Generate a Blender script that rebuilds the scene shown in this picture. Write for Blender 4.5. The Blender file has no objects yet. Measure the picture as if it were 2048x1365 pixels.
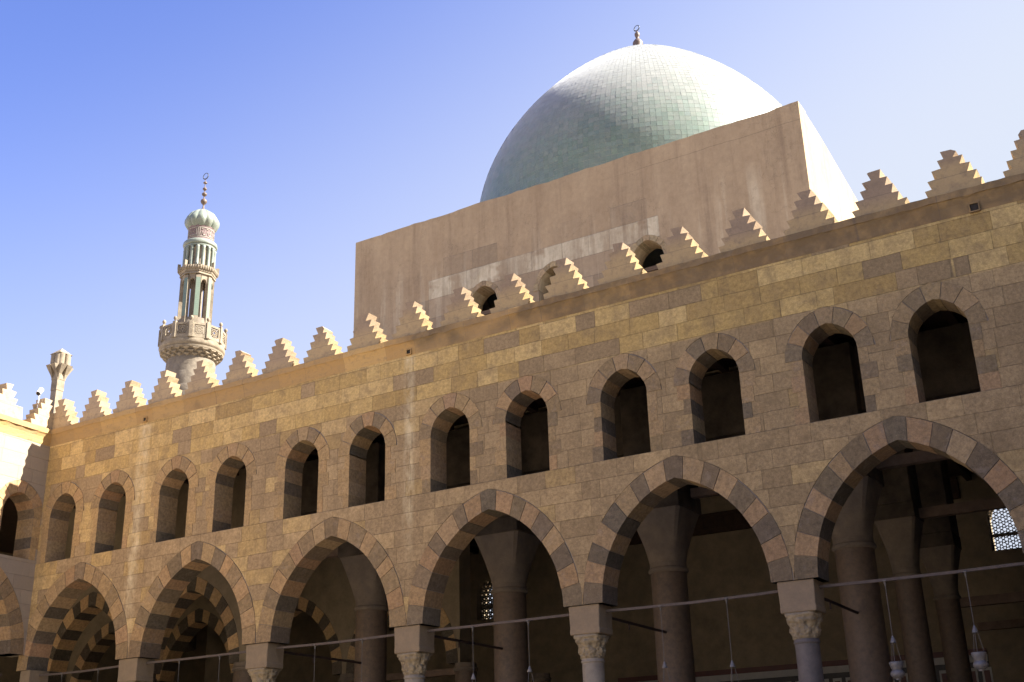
import bpy, bmesh, math, random
from math import sin, cos, pi, sqrt, radians, floor
from mathutils import Matrix, Vector, noise as mnoise
random.seed(11)
R = random.Random(4)
SC = bpy.context.scene
COL = SC.collection

# ------------------------------------------------------------------ helpers
class MB:
    """collects faces and links them as one mesh object"""
    def __init__(self):
        self.v = []; self.f = []; self.m = []; self.c = []
        self.col = (1, 1, 1); self.mat = 0
    def face(self, idx):
        self.f.append(idx); self.m.append(self.mat); self.c.append(self.col)
    def add(self, verts, faces):
        o = len(self.v); self.v += [tuple(p) for p in verts]
        for q in faces: self.face([o + i for i in q])
    def box(self, a, b):
        x0, y0, z0 = a; x1, y1, z1 = b
        self.add([(x0,y0,z0),(x1,y0,z0),(x1,y1,z0),(x0,y1,z0),(x0,y0,z1),(x1,y0,z1),(x1,y1,z1),(x0,y1,z1)],
                 [(0,3,2,1),(4,5,6,7),(0,1,5,4),(1,2,6,5),(2,3,7,6),(3,0,4,7)])
    def prism(self, poly, y0, y1):
        """poly: (x, z) outline, extruded from y0 to y1"""
        n = len(poly)
        self.add([(x, y0, z) for x, z in poly] + [(x, y1, z) for x, z in poly],
                 [tuple(range(n)), tuple(range(2*n-1, n-1, -1))] + [(i, i+n, (i+1) % n + n, (i+1) % n) for i in range(n)])
    def tube(self, a, b, r, n=8, r2=None):
        a = Vector(a); b = Vector(b); d = (b-a).normalized()
        s = d.orthogonal().normalized(); t = d.cross(s); r2 = r if r2 is None else r2
        vs = []
        for p, rr in ((a, r), (b, r2)):
            for k in range(n):
                w = 2*pi*k/n; vs.append(p + s*cos(w)*rr + t*sin(w)*rr)
        self.add(vs, [(i, (i+1) % n, (i+1) % n + n, i+n) for i in range(n)] + [tuple(range(n-1, -1, -1)), tuple(range(n, 2*n))])
    def lathe(self, prof, c=(0, 0), n=32, rad=None, cap=True):
        """prof: (r, z); rad(angle, i) may scale the radius"""
        vs = []
        for i, (r, z) in enumerate(prof):
            for k in range(n):
                w = 2*pi*k/n; q = r*(rad(w, i) if rad else 1)
                vs.append((c[0] + q*cos(w), c[1] + q*sin(w), z))
        fs = []
        for i in range(len(prof)-1):
            for k in range(n):
                k2 = (k+1) % n
                fs.append((i*n+k, i*n+k2, (i+1)*n+k2, (i+1)*n+k))
        if cap:
            fs.append(tuple(range(n-1, -1, -1))); fs.append(tuple((len(prof)-1)*n + k for k in range(n)))
        self.add(vs, fs)
    def build(self, name, mats, parent=None, smooth=False, recalc=True):
        me = bpy.data.meshes.new(name)
        me.from_pydata(self.v, [], self.f)
        for m in (mats if isinstance(mats, (list, tuple)) else [mats]): me.materials.append(m)
        me.polygons.foreach_set('material_index', self.m)
        if any(c != (1, 1, 1) for c in self.c):
            at = me.color_attributes.new('stone', 'FLOAT_COLOR', 'CORNER')
            buf = []
            for p, c in zip(me.polygons, self.c): buf += [c[0], c[1], c[2], 1.0]*p.loop_total
            at.data.foreach_set('color', buf)
        if recalc:
            bm = bmesh.new(); bm.from_mesh(me)
            bmesh.ops.recalc_face_normals(bm, faces=bm.faces); bm.to_mesh(me); bm.free()
        if smooth:
            me.polygons.foreach_set('use_smooth', [True]*len(me.polygons))
            if smooth != 'all': me.set_sharp_from_angle(angle=radians(smooth if smooth is not True else 40))
        o = bpy.data.objects.new(name, me); COL.objects.link(o)
        if parent is not None: o.parent = parent
        return o

def tag(o, label=None, cat=None, group=None, kind=None):
    if label: o['label'] = label
    if cat: o['category'] = cat
    if group: o['group'] = group
    if kind: o['kind'] = kind
    return o

def thing(name, label, cat, loc=(0, 0, 0), rz=0, group=None):
    o = bpy.data.objects.new(name, None); COL.objects.link(o)
    o.location = loc; o.rotation_euler = (0, 0, rz); o.empty_display_size = .3
    return tag(o, label, cat, group)

def dup(root, loc, label, rz=None):
    """a copy of a thing with copies of its parts and sub-parts"""
    r = root.copy(); COL.objects.link(r); r.location = loc; r['label'] = label
    if rz is not None: r.rotation_euler = (0, 0, rz)
    for ch in root.children:
        c = ch.copy(); COL.objects.link(c); c.parent = r
        for g in ch.children:
            d = g.copy(); COL.objects.link(d); d.parent = c
    return r

# ------------------------------------------------------------------ materials
class N:
    def __init__(self, name):
        self.mat = bpy.data.materials.new(name); self.mat.use_nodes = True
        self.t = self.mat.node_tree; self.n = self.t.nodes
        self.b = self.n['Principled BSDF']
    def new(self, typ, **kw):
        o = self.n.new(typ)
        for k, v in kw.items(): setattr(o, k, v)
        return o
    def set(self, sock, v):
        if isinstance(v, bpy.types.NodeSocket): self.t.links.new(v, sock)
        elif v is not None:
            if hasattr(sock.default_value, '__len__') and not hasattr(v, '__len__'): v = (v,)*len(sock.default_value)
            if hasattr(v, '__len__') and len(sock.default_value) == 4 and len(v) == 3: v = (*v, 1)
            sock.default_value = v
    def m(self, op, a, b=None, c=None, clamp=False):
        o = self.new('ShaderNodeMath', operation=op, use_clamp=clamp)
        for i, v in enumerate((a, b, c)):
            if v is not None: self.set(o.inputs[i], v)
        return o.outputs[0]
    def mix(self, fac, a, b, mode='MIX'):
        o = self.new('ShaderNodeMix', data_type='RGBA', blend_type=mode)
        self.set(o.inputs[0], fac); self.set(o.inputs[6], a); self.set(o.inputs[7], b)
        return o.outputs[2]
    def mr(self, v, a, b, c=0., d=1.):
        o = self.new('ShaderNodeMapRange'); o.clamp = True
        for i, q in enumerate((v, a, b, c, d)): self.set(o.inputs[i], q)
        return o.outputs[0]
    def noise(self, vec, scale, detail=4, rough=.6, dist=0):
        o = self.new('ShaderNodeTexNoise'); self.set(o.inputs['Vector'], vec)
        o.inputs['Scale'].default_value = scale; o.inputs['Detail'].default_value = detail
        o.inputs['Roughness'].default_value = rough; o.inputs['Distortion'].default_value = dist
        return o.outputs[0]
    def white(self, x, y=None):
        c = self.new('ShaderNodeCombineXYZ'); self.set(c.inputs[0], x)
        if y is not None: self.set(c.inputs[1], y)
        o = self.new('ShaderNodeTexWhiteNoise', noise_dimensions='3D'); self.t.links.new(c.outputs[0], o.inputs[0])
        return o.outputs[0], o.outputs[1]
    def ramp(self, v, stops, interp='LINEAR'):
        o = self.new('ShaderNodeValToRGB'); o.color_ramp.interpolation = interp
        e = o.color_ramp.elements
        while len(e) < len(stops): e.new(.5)
        for q, (p, c) in zip(e, stops): q.position = p; q.color = (*c, 1)
        self.set(o.inputs[0], v); return o.outputs[0]
    def pos(self):
        g = self.new('ShaderNodeNewGeometry'); s = self.new('ShaderNodeSeparateXYZ')
        self.t.links.new(g.outputs['Position'], s.inputs[0])
        ns = self.new('ShaderNodeSeparateXYZ'); self.t.links.new(g.outputs['True Normal'], ns.inputs[0])
        return g.outputs['Position'], s.outputs, ns.outputs
    def scaled(self, vec, sx, sy, sz):
        o = self.new('ShaderNodeVectorMath', operation='MULTIPLY'); self.t.links.new(vec, o.inputs[0])
        o.inputs[1].default_value = (sx, sy, sz); return o.outputs[0]
    def attr(self):
        return self.new('ShaderNodeAttribute', attribute_name='stone').outputs[0]
    def bump(self, h, strength, dist=.02, prev=None):
        o = self.new('ShaderNodeBump'); o.inputs['Strength'].default_value = strength; o.inputs['Distance'].default_value = dist
        self.set(o.inputs['Height'], h)
        if prev is not None: self.t.links.new(prev, o.inputs['Normal'])
        return o.outputs[0]
    def out(self, col, rough=.9, normal=None, spec=.2, **kw):
        self.set(self.b.inputs['Base Color'], col); self.set(self.b.inputs['Roughness'], rough)
        self.set(self.b.inputs['Specular IOR Level'], spec)
        if normal is not None: self.t.links.new(normal, self.b.inputs['Normal'])
        for k, v in kw.items(): self.set(self.b.inputs[k.replace('_', ' ')], v)
        return self.mat

def blocks(k, z0, h, w, seed=0., jw=.007):
    """ashlar courses: returns per-block random value, colour, joint mask (1 in the joint), row number"""
    P, s, n = k.pos()
    side = k.m('GREATER_THAN', k.m('ABSOLUTE', n[0]), .6)
    u = k.m('ADD', k.m('MULTIPLY', s[0], k.m('SUBTRACT', 1., side)), k.m('MULTIPLY', s[1], side))
    wob = k.m('MULTIPLY', k.m('SUBTRACT', k.noise(P, .9, 2), .5), .035)
    zz = k.m('DIVIDE', k.m('ADD', k.m('SUBTRACT', s[2], z0), wob), h)
    row = k.m('FLOOR', zz); fz = k.m('SUBTRACT', zz, row)
    rh, _ = k.white(row, seed)
    uu = k.m('ADD', k.m('DIVIDE', u, w), k.m('MULTIPLY', rh, 37.))
    cv = k.new('ShaderNodeCombineXYZ'); k.set(cv.inputs[0], k.m('MULTIPLY', uu, .55)); k.set(cv.inputs[1], k.m('MULTIPLY', row, 7.3))
    uu = k.m('ADD', uu, k.m('MULTIPLY', k.noise(cv.outputs[0], 1.7, 0), 1.5))
    cell = k.m('FLOOR', uu); fu = k.m('SUBTRACT', uu, cell)
    rv, rc = k.white(k.m('ADD', cell, seed), k.m('MULTIPLY', row, 1.37))
    du = k.m('MULTIPLY', k.m('MINIMUM', fu, k.m('SUBTRACT', 1., fu)), w)
    dz = k.m('MULTIPLY', k.m('MINIMUM', fz, k.m('SUBTRACT', 1., fz)), h)
    d = k.m('ADD', k.m('MINIMUM', du, dz), k.m('MULTIPLY', k.m('SUBTRACT', k.noise(P, 30, 3), .5), .012))
    jm = k.mr(d, jw, jw*.25)
    return P, s, n, rv, rc, jm, row, u

def streak(k, u, z, u0, wd, ztop, zbot, P):
    a = k.mr(k.m('ABSOLUTE', k.m('SUBTRACT', u, u0)), wd, wd*.25)
    b = k.m('MULTIPLY', k.mr(z, ztop, ztop-.1), k.mr(z, zbot, zbot+2.0))
    nz = k.mr(k.noise(k.scaled(P, 4.5, 4.5, 2.0), 1., 6, .7), .38, .66)
    return k.m('MULTIPLY', k.m('MULTIPLY', a, b), nz)

TAN = (.27, .20, .14); GREY = (.205, .15, .105); OCH = (.45, .31, .135); PALE = (.42, .35, .26)

def mat_wall(lime=0.):
    k = N('pale ashlar' if lime else 'weathered ashlar')
    P, s, n, rv, rc, jm, row, u = blocks(k, 8.235, .385, .74)
    base = k.ramp(rv, [(0, (.225, .165, .115)), (.25, (.25, .184, .128)), (.5, (.268, .198, .138)), (.72, (.288, .212, .145)), (.9, (.33, .242, .16)), (1, (.26, .188, .13))])
    # big patches of grime and cleaner stone
    big = k.noise(P, .55, 4, .6)
    base = k.mix(k.mr(big, .45, .68, 0, .55), base, GREY)
    # ochre courses under the cornice and warm blocks scattered elsewhere
    up = k.m('MULTIPLY', k.mr(s[2], 10.50, 10.56), k.mr(s[2], 12.75, 12.45))
    r2 = k.new('ShaderNodeSeparateColor'); k.t.links.new(rc, r2.inputs[0])
    keep = k.m('GREATER_THAN', r2.outputs[1], .14)
    lefty = k.mr(s[0], 9., 2., 0., 1.)
    some = k.m('MULTIPLY', k.m('GREATER_THAN', r2.outputs[1], k.mr(s[0], 2, 16, .42, .955)), k.mr(s[0], 2, 22, .75, .35))
    och = k.m('MAXIMUM', k.m('MULTIPLY', up, keep), some)
    ochc = k.ramp(k.m('ADD', k.m('MULTIPLY', r2.outputs[0], .6), k.m('MULTIPLY', k.noise(k.scaled(P, 1, 1, 2.4), 3.2, 5), .45)), [(.2, (.29, .20, .10)), (.5, (.38, .27, .13)), (.8, (.45, .33, .18))])
    base = k.mix(k.m('MULTIPLY', och, k.mr(k.noise(P, 2.2, 4), .25, .5, .55, .95)), base, ochc)
    # fine mottling
    fine = k.noise(P, 14, 6, .7)
    base = k.mix(.6, base, k.ramp(fine, [(.34, (.30, .29, .28)), (.5, (.5, .5, .5)), (.66, (.70, .70, .69))]), 'OVERLAY')
    base = k.mix(.28, base, k.ramp(k.noise(P, 48, 3, .7), [(.36, (.34, .33, .32)), (.5, (.5, .5, .5)), (.66, (.68, .68, .67))]), 'OVERLAY')
    mid = k.noise(P, 3.1, 5, .65)
    base = k.mix(k.mr(mid, .48, .70, 0, .62), base, (.165, .12, .085))
    run = k.mr(k.noise(k.scaled(P, 2.6, 2.6, .35), 1., 5, .7), .52, .70)
    base = k.mix(k.m('MULTIPLY', run, .35), base, (.17, .125, .09))
    pale = k.mr(k.noise(k.scaled(P, 1, 1, .7), 4.7, 5, .7), .62, .76)
    base = k.mix(k.m('MULTIPLY', pale, .35), base, (.40, .32, .235))
    # salt runs under the spouts
    st = k.m('MAXIMUM', streak(k, s[0], s[2], 13.97, .2, 11.8, 6.4, P), streak(k, s[0], s[2], 4.78, .3, 11.75, 5.2, P))
    base = k.mix(k.m('MULTIPLY', st, .62), base, (.60, .53, .43))
    base = k.mix(k.m('MULTIPLY', jm, k.mr(k.noise(P, 1.7, 3), .4, .65, .12, .6)), base, (.15, .11, .075))
    if lime: base = k.mix(lime, base, k.mix(rv, (.36, .30, .235), (.31, .255, .195)))
    else: base = k.mix(1., base, k.mix(k.mr(s[0], 1, 22), (1.46, 1.38, 1.10), (1.16, 1.14, .88)), 'MULTIPLY')  # stone lightened to the left, painting in bounce from the sunlit wall
    h = k.m('ADD', k.m('MULTIPLY', k.noise(P, 26, 5, .7), .5), k.m('MULTIPLY', k.m('SUBTRACT', 1., jm), .5))
    h = k.m('ADD', h, k.m('MULTIPLY', rv, .25))
    pit = k.mr(k.noise(P, 38, 2), .68, .74)
    h = k.m('SUBTRACT', h, k.m('MULTIPLY', pit, .5))
    return k.out(base, .92, k.bump(h, .8, .028), .12)

def mat_merlon():
    k = N('merlon stone')
    P, s, n = k.pos()
    oi = k.new('ShaderNodeObjectInfo').outputs['Random']
    lowr = k.mr(k.m('ADD', s[2], k.m('MULTIPLY', k.m('SUBTRACT', oi, .5), .5)), 12.85, 12.55)
    up = k.mix(k.noise(P, 2.6, 5, .65), (.31, .23, .16), (.19, .142, .105))
    lo = k.mix(k.noise(P, 3.5, 5, .65), (.40, .295, .16), (.29, .212, .122))
    c = k.mix(lowr, up, lo)
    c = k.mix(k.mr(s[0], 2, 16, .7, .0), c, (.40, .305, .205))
    c = k.mix(k.mr(k.noise(P, 6, 6, .7), .50, .68, 0, .65), c, (.19, .145, .105))
    c = k.mix(.5, c, k.ramp(k.noise(P, 22, 5, .7), [(.25, (.42, .42, .42)), (.75, (.58, .58, .58))]), 'OVERLAY')
    c = k.mix(1., c, (1.18, 1.16, 1.08), 'MULTIPLY')
    j = k.mr(k.m('ABSOLUTE', k.m('SUBTRACT', s[2], 12.62)), .008, .003)
    c = k.mix(k.m('MULTIPLY', j, .6), c, (.15, .12, .09))
    return k.out(c, .92, k.bump(k.noise(P, 24, 6, .7), .6, .02), .12)

def mat_cornice():
    k = N('moulded cornice stone')
    P, s, n, rv, rc, jm, row, u = blocks(k, 3.0, 20., 1.15, 5., .006)
    c = k.ramp(rv, [(0, (.40, .275, .13)), (.5, (.33, .24, .135)), (1, (.46, .33, .16))])
    dk = k.mr(k.m('ADD', k.noise(k.scaled(P, .35, 1, .4), 1.1, 3), k.mr(s[0], 13, 19, -.10, .16)), .50, .62)
    dk = k.m('MULTIPLY', dk, k.mr(k.noise(P, 3.5, 5), .3, .55, .55, 1.))
    c = k.mix(k.m('MULTIPLY', dk, .78), c, (.11, .09, .068))
    c = k.mix(k.mr(k.noise(P, 9, 6, .7), .52, .75, 0, .6), c, (.2, .165, .125))
    c = k.mix(1., c, (1.12, 1.02, .86), 'MULTIPLY')
    c = k.mix(k.m('MULTIPLY', jm, .6), c, (.13, .105, .08))
    return k.out(c, .93, k.bump(k.noise(P, 20, 6, .7), .6, .025), .12)

def mat_voussoir():
    k = N('banded arch stone')
    P, s, n = k.pos()
    c = k.mix(1., k.attr(), k.mix(k.mr(s[0], 1, 22), (1.34, 1.22, .92), (1.10, 1.06, .80)), 'MULTIPLY')  # arch stones carry the same bounce light in their colour, brighter leftwards
    c = k.mix(.75, c, k.ramp(k.noise(P, 13, 6, .75), [(.32, (.28, .28, .28)), (.5, (.5, .5, .5)), (.68, (.74, .73, .71))]), 'OVERLAY')
    c = k.mix(k.mr(k.noise(P, 4.2, 5, .7), .55, .75, 0, .5), c, (.26, .21, .165))
    c = k.mix(k.mr(k.noise(P, 40, 3, .7), .63, .75, 0, .5), c, (.40, .35, .29))
    return k.out(c, .9, k.bump(k.noise(P, 30, 6, .75), .6, .02), .15)

def mat_plain(name, a, b, scale=4., rough=.9, bump=.4, spec=.15, bs=24, **kw):
    k = N(name); P, s, n = k.pos()
    c = k.mix(k.mr(k.noise(P, scale, 6, .65), .3, .7), a, b)
    c = k.mix(.4, c, k.ramp(k.noise(P, scale*6, 5, .7), [(.25, (.4, .4, .4)), (.75, (.6, .6, .6))]), 'OVERLAY')
    return k.out(c, rough, k.bump(k.noise(P, bs, 5, .7), bump, .015) if bump else None, spec, **kw)

def mat_drum():
    k = N('stained plaster over ashlar')
    P, s, n, rv, rc, jm, row, u = blocks(k, 13.0, .62, .95, 3., .012)
    vs = k.noise(k.scaled(P, 1.5, 1.5, .3), 1., 6, .72)
    pl = k.mix(k.mr(vs, .35, .68), (.33, .245, .175), (.255, .182, .127))
    pl = k.mix(k.mr(k.noise(P, .6, 4), .45, .65, 0, .5), pl, (.36, .265, .185))
    blk = k.ramp(rv, [(0, (.22, .168, .125)), (.35, (.27, .20, .145)), (.65, (.30, .225, .165)), (.88, (.36, .28, .21)), (1, (.45, .38, .30))])
    blk = k.mix(k.m('MULTIPLY', k.mr(k.m('ABSOLUTE', k.m('SUBTRACT', row, 4.)), .6, .4), k.mr(k.noise(P, 1.4, 3), .36, .46)), blk, (.50, .435, .35))
    blk = k.mix(k.mr(vs, .42, .62, 0, .75), blk, (.25, .185, .135))
    blk = k.mix(k.m('MULTIPLY', jm, .6), blk, (.16, .13, .105))
    # stone shows where the plaster has gone: a stepped patch on the lower front
    e = k.m('ADD', k.m('ADD', k.m('MULTIPLY', row, .62), 13.1), k.m('MULTIPLY', k.m('SUBTRACT', rv, .5), .5))
    lim = k.mr(k.m('ADD', s[0], k.m('MULTIPLY', rv, .5)), 10.2, 12.2, 13.9, 16.25)
    lim = k.m('SUBTRACT', lim, k.mr(k.m('ADD', s[0], k.m('MULTIPLY', rv, .8)), 18.9, 20.1, 0, 3.6))
    msk = k.m('MULTIPLY', k.mr(e, k.m('ADD', lim, .03), lim), k.m('LESS_THAN', s[1], 5.0))
    c = k.mix(k.m('MULTIPLY', msk, .9), pl, blk)
    # pale salt runs
    wr = k.m('MULTIPLY', k.mr(k.noise(k.scaled(P, 2.6, 2.6, .16), 1., 5, .65), .55, .68), k.mr(s[2], 16.9, 16.0))
    c = k.mix(k.m('MULTIPLY', wr, .5), c, (.48, .41, .33))
    wr2 = k.m('MULTIPLY', k.mr(k.noise(k.scaled(P, 1.1, 1.1, .9), 1., 5, .7), .52, .66), k.mr(s[2], 17.9, 17.0, .3, 1.))
    c = k.mix(k.m('MULTIPLY', wr2, .35), c, (.20, .148, .11))
    crk = k.mr(k.m('ABSOLUTE', k.m('SUBTRACT', k.noise(k.scaled(P, 1, 1, .6), .55, 6, .6), .5)), .0035, .001)
    c = k.mix(k.m('MULTIPLY', crk, .28), c, (.13, .10, .075))
    br = k.m('MULTIPLY', k.mr(k.noise(k.scaled(P, 2.2, 2.2, .13), 1.6, 5, .65), .52, .70), .55)
    c = k.mix(br, c, (.19, .135, .10))
    edge = k.mr(k.m('ABSOLUTE', k.m('SUBTRACT', k.m('ADD', s[2], k.m('MULTIPLY', k.noise(P, 1.2, 3), .12)), 17.72)), .018, .006)
    c = k.mix(k.m('MULTIPLY', edge, k.mr(s[0], 17, 19, 0, .45)), c, (.14, .11, .085))
    c = k.mix(1., c, (1.23, 1.26, 1.11), 'MULTIPLY')
    c = k.mix(.4, c, k.ramp(k.noise(P, 9, 6, .75), [(.3, (.36, .36, .36)), (.7, (.64, .64, .64))]), 'OVERLAY')
    rub = k.m('MULTIPLY', k.mr(k.noise(P, .9, 3), .55, .66), msk)
    h = k.m('ADD', k.m('MULTIPLY', k.noise(P, 16, 6, .7), k.m('ADD', .4, k.m('MULTIPLY', rub, 1.6))), k.m('MULTIPLY', k.m('SUBTRACT', 1., k.m('MULTIPLY', jm, msk)), .5))
    h = k.m('SUBTRACT', h, k.m('MULTIPLY', msk, .35))
    return k.out(c, .93, k.bump(h, .55, .03), .12)

def mat_tile():
    k = N('glazed green tile'); P, s, n = k.pos()
    c = k.attr()
    c = k.mix(k.mr(k.noise(k.scaled(P, 1, 1, .6), .8, 4), .4, .7, 0, .3), c, (.225, .24, .19))
    c = k.mix(k.mr(k.noise(P, 8, 5), .5, .75, 0, .25), c, (.3, .33, .28))
    return k.out(c, k.mr(k.noise(P, 3, 3), .3, .7, .40, .55), k.bump(k.noise(P, 6, 3), .06, .02), .5, Sheen_Weight=.25, Sheen_Roughness=.4)

def mat_ground():
    k = N('limestone paving'); P, s, n = k.pos()
    b = k.new('ShaderNodeTexBrick'); k.t.links.new(P, b.inputs['Vector'])
    b.inputs['Color1'].default_value = (.48, .40, .29, 1); b.inputs['Color2'].default_value = (.41, .335, .24, 1)
    b.inputs['Mortar'].default_value = (.17, .14, .11, 1); b.inputs['Scale'].default_value = 1
    b.inputs['Brick Width'].default_value = .9; b.inputs['Row Height'].default_value = .6; b.inputs['Mortar Size'].default_value = .008
    c = k.mix(k.mr(k.noise(P, 1.3, 5), .4, .7, 0, .5), b.outputs[0], (.33, .28, .215))
    return k.out(c, .85, k.bump(k.noise(P, 15, 5), .3, .01), .25)

def mat_shaft():
    k = N('minaret tile band'); P, s, n = k.pos()
    f = k.m('FRACT', k.m('MULTIPLY', s[2], 9.)); j = k.mr(f, .86, .95)
    c = k.mix(k.noise(P, 5, 4), (.11, .152, .112), (.17, .21, .158))
    c = k.mix(k.m('MULTIPLY', j, .6), c, (.10, .13, .10))
    return k.out(c, .5, None, .4)

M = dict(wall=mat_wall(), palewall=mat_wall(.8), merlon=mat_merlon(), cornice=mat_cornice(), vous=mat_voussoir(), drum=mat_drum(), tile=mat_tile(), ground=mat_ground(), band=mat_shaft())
M['mortar'] = mat_plain('lime mortar', (.22, .18, .14), (.30, .25, .2), 6)
M['impost'] = mat_plain('impost stone', (.275, .205, .128), (.21, .158, .105), 3.5, bump=.5)
M['grout'] = mat_plain('pale grout', (.42, .43, .37), (.34, .35, .30), 5)
M['marble'] = mat_plain('old grey marble', (.33, .275, .205), (.20, .17, .135), 3, .7, .35, .25)
M['darkmarble'] = mat_plain('dark grey marble', (.165, .138, .118), (.10, .087, .078), 4, .65, .3, .25)
M['capital'] = mat_plain('worn capital stone', (.36, .285, .175), (.21, .165, .11), 6, .9, .9, .15, 34)
M['granite'] = mat_plain('brown granite', (.165, .115, .078), (.10, .075, .056), 9, .6, .2, .3, 40)
M['plaster'] = mat_plain('aged interior plaster', (.28, .222, .145), (.185, .148, .098), 2, .95, .5, .1, 9)
M['inner'] = mat_plain('dusty inner stone', (.22, .175, .13), (.145, .12, .095), 3, .95, .5, .1)
M['dim'] = mat_plain('shade-darkened inner masonry', (.12, .095, .07), (.045, .036, .028), 1.6, .95, .5, .1)  # colour lowered to put the hall's shade into these stones
M['wood'] = mat_plain('dark carved wood', (.06, .034, .021), (.032, .02, .014), 5, .75, .4, .2)
M['beam'] = mat_plain('dusty timber', (.20, .14, .10), (.13, .092, .066), 4, .85, .4, .15)
M['rod'] = mat_plain('grey painted timber', (.13, .10, .08), (.085, .066, .054), 7, .75, .3, .2)
M['iron'] = mat_plain('rusty iron', (.06, .035, .027), (.035, .025, .022), 14, .7, .2, .3)
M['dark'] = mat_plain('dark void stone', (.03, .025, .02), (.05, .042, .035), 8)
M['mstone'] = mat_plain('minaret limestone', (.32, .265, .19), (.172, .137, .098), 3.2, .92, .7, .12, 14)
M['mrough'] = mat_plain('rough minaret masonry', (.245, .205, .155), (.155, .128, .10), 4.5, .95, 1.0, .1, 9)
M['mtile'] = mat_plain('weathered green glaze', (.135, .165, .13), (.25, .262, .215), 4, .5, .3, .4)
M['msign'] = mat_plain('pale stucco', (.34, .305, .255), (.26, .23, .19), 5, .9, .4)
M['mdark'] = mat_plain('dark inscription ground', (.16, .11, .11), (.22, .16, .15), 6, .9, .3)
M['bronze'] = mat_plain('oxidised bronze', (.14, .09, .06), (.09, .065, .05), 12, .55, .25, .5)
M['steel'] = mat_plain('dark crescent metal', (.05, .055, .065), (.08, .085, .09), 9, .4, .1, .5)
M['white'] = mat_plain('white painted metal', (.78, .78, .78), (.70, .70, .70), 5, .45, 0, .4)
M['glass'] = mat_plain('milky lamp glass', (.19, .172, .155), (.13, .118, .106), 8, .4, .1, .4)
M['wire'] = mat_plain('steel wire', (.13, .115, .105), (.09, .082, .075), 9, .5, 0, .4)
M['lattice'] = mat_plain('stucco lattice', (.20, .17, .14), (.14, .12, .10), 6, .95, .3)
M['roof'] = mat_plain('roof screed', (.36, .31, .25), (.28, .24, .19), 2, .95, .4)
M['marblewhite'] = mat_plain('inlaid white marble', (.42, .40, .36), (.34, .32, .29), 4, .5, 0, .3)
M['marblered'] = mat_plain('inlaid red marble', (.13, .05, .04), (.09, .04, .035), 4, .5, 0, .3)
M['marbleblack'] = mat_plain('inlaid black marble', (.03, .028, .027), (.05, .045, .042), 4, .45, 0, .3)

# ------------------------------------------------------------------ arched walls
def arc(a, h, off=0.):
    """pointed two-centred arch of half-span a and rise h; returns z(x) above springing, grown by off"""
    rho = (h*h + a*a)/(2*a)
    def z(x):
        q = abs(x) + rho - a
        return sqrt(max(0., (rho+off)**2 - q*q))
    return rho, z

class Opening:
    def __init__(s, xa, xb, zb, top): s.xa, s.xb, s.zb, s.top = xa, xb, zb, top

def wall_strips(mb, x0, x1, z0, z1, ops, ya, yb, step=.09):
    """wall from x0..x1, z0..z1 with openings that may stack but not overlap; front at ya, back at yb"""
    xs = {round(x0, 5), round(x1, 5)}
    for o in ops:
        a, b = max(o.xa, x0), min(o.xb, x1)
        if b <= a: continue
        n = max(2, int((b-a)/step))
        for i in range(n+1): xs.add(round(a + (b-a)*i/n, 5))
    xs = sorted(xs)
    xs = [x for i, x in enumerate(xs) if i == 0 or x - xs[i-1] > 1e-4]
    for xa, xb in zip(xs, xs[1:]):
        xm = (xa+xb)/2
        act = sorted([o for o in ops if o.xa-1e-4 < xm < o.xb+1e-4], key=lambda o: o.zb)
        lo = [(z0, z0)]; hi = []
        for o in act:
            hi.append((max(o.zb, z0), max(o.zb, z0))); lo.append((o.top(xa), o.top(xb)))
        hi.append((z1, z1))
        for (la, lb), (ha, hb) in zip(lo, hi):
            if ha - la < 1e-4 and hb - lb < 1e-4: continue
            mb.add([(xa,ya,la),(xb,ya,lb),(xb,ya,hb),(xa,ya,ha),(xa,yb,la),(xb,yb,lb),(xb,yb,hb),(xa,yb,ha)],
                   [(0,1,2,3),(7,6,5,4),(0,4,5,1),(3,2,6,7)])
    for o in ops:
        for x in (o.xa, o.xb):
            if x0-1e-4 <= x <= x1+1e-4:
                zt = o.top(x); zb = max(o.zb, z0)
                if zt - zb > 1e-3: mb.add([(x,ya,zb),(x,yb,zb),(x,yb,zt),(x,ya,zt)], [(0,1,2,3)])
    for x in (x0, x1): mb.add([(x,ya,z0),(x,yb,z0),(x,yb,z1),(x,ya,z1)], [(0,1,2,3)])

def jit(c, s=.12):
    q = 1 + R.uniform(-s, s); return (c[0]*q*R.uniform(.96, 1.04), c[1]*q, c[2]*q*R.uniform(.96, 1.04))
DARK = (.085, .074, .074); FADE = (.155, .122, .10); PINK = (.252, .168, .122); SAND = (.25, .182, .13); WARM = (.40, .27, .15)

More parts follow.
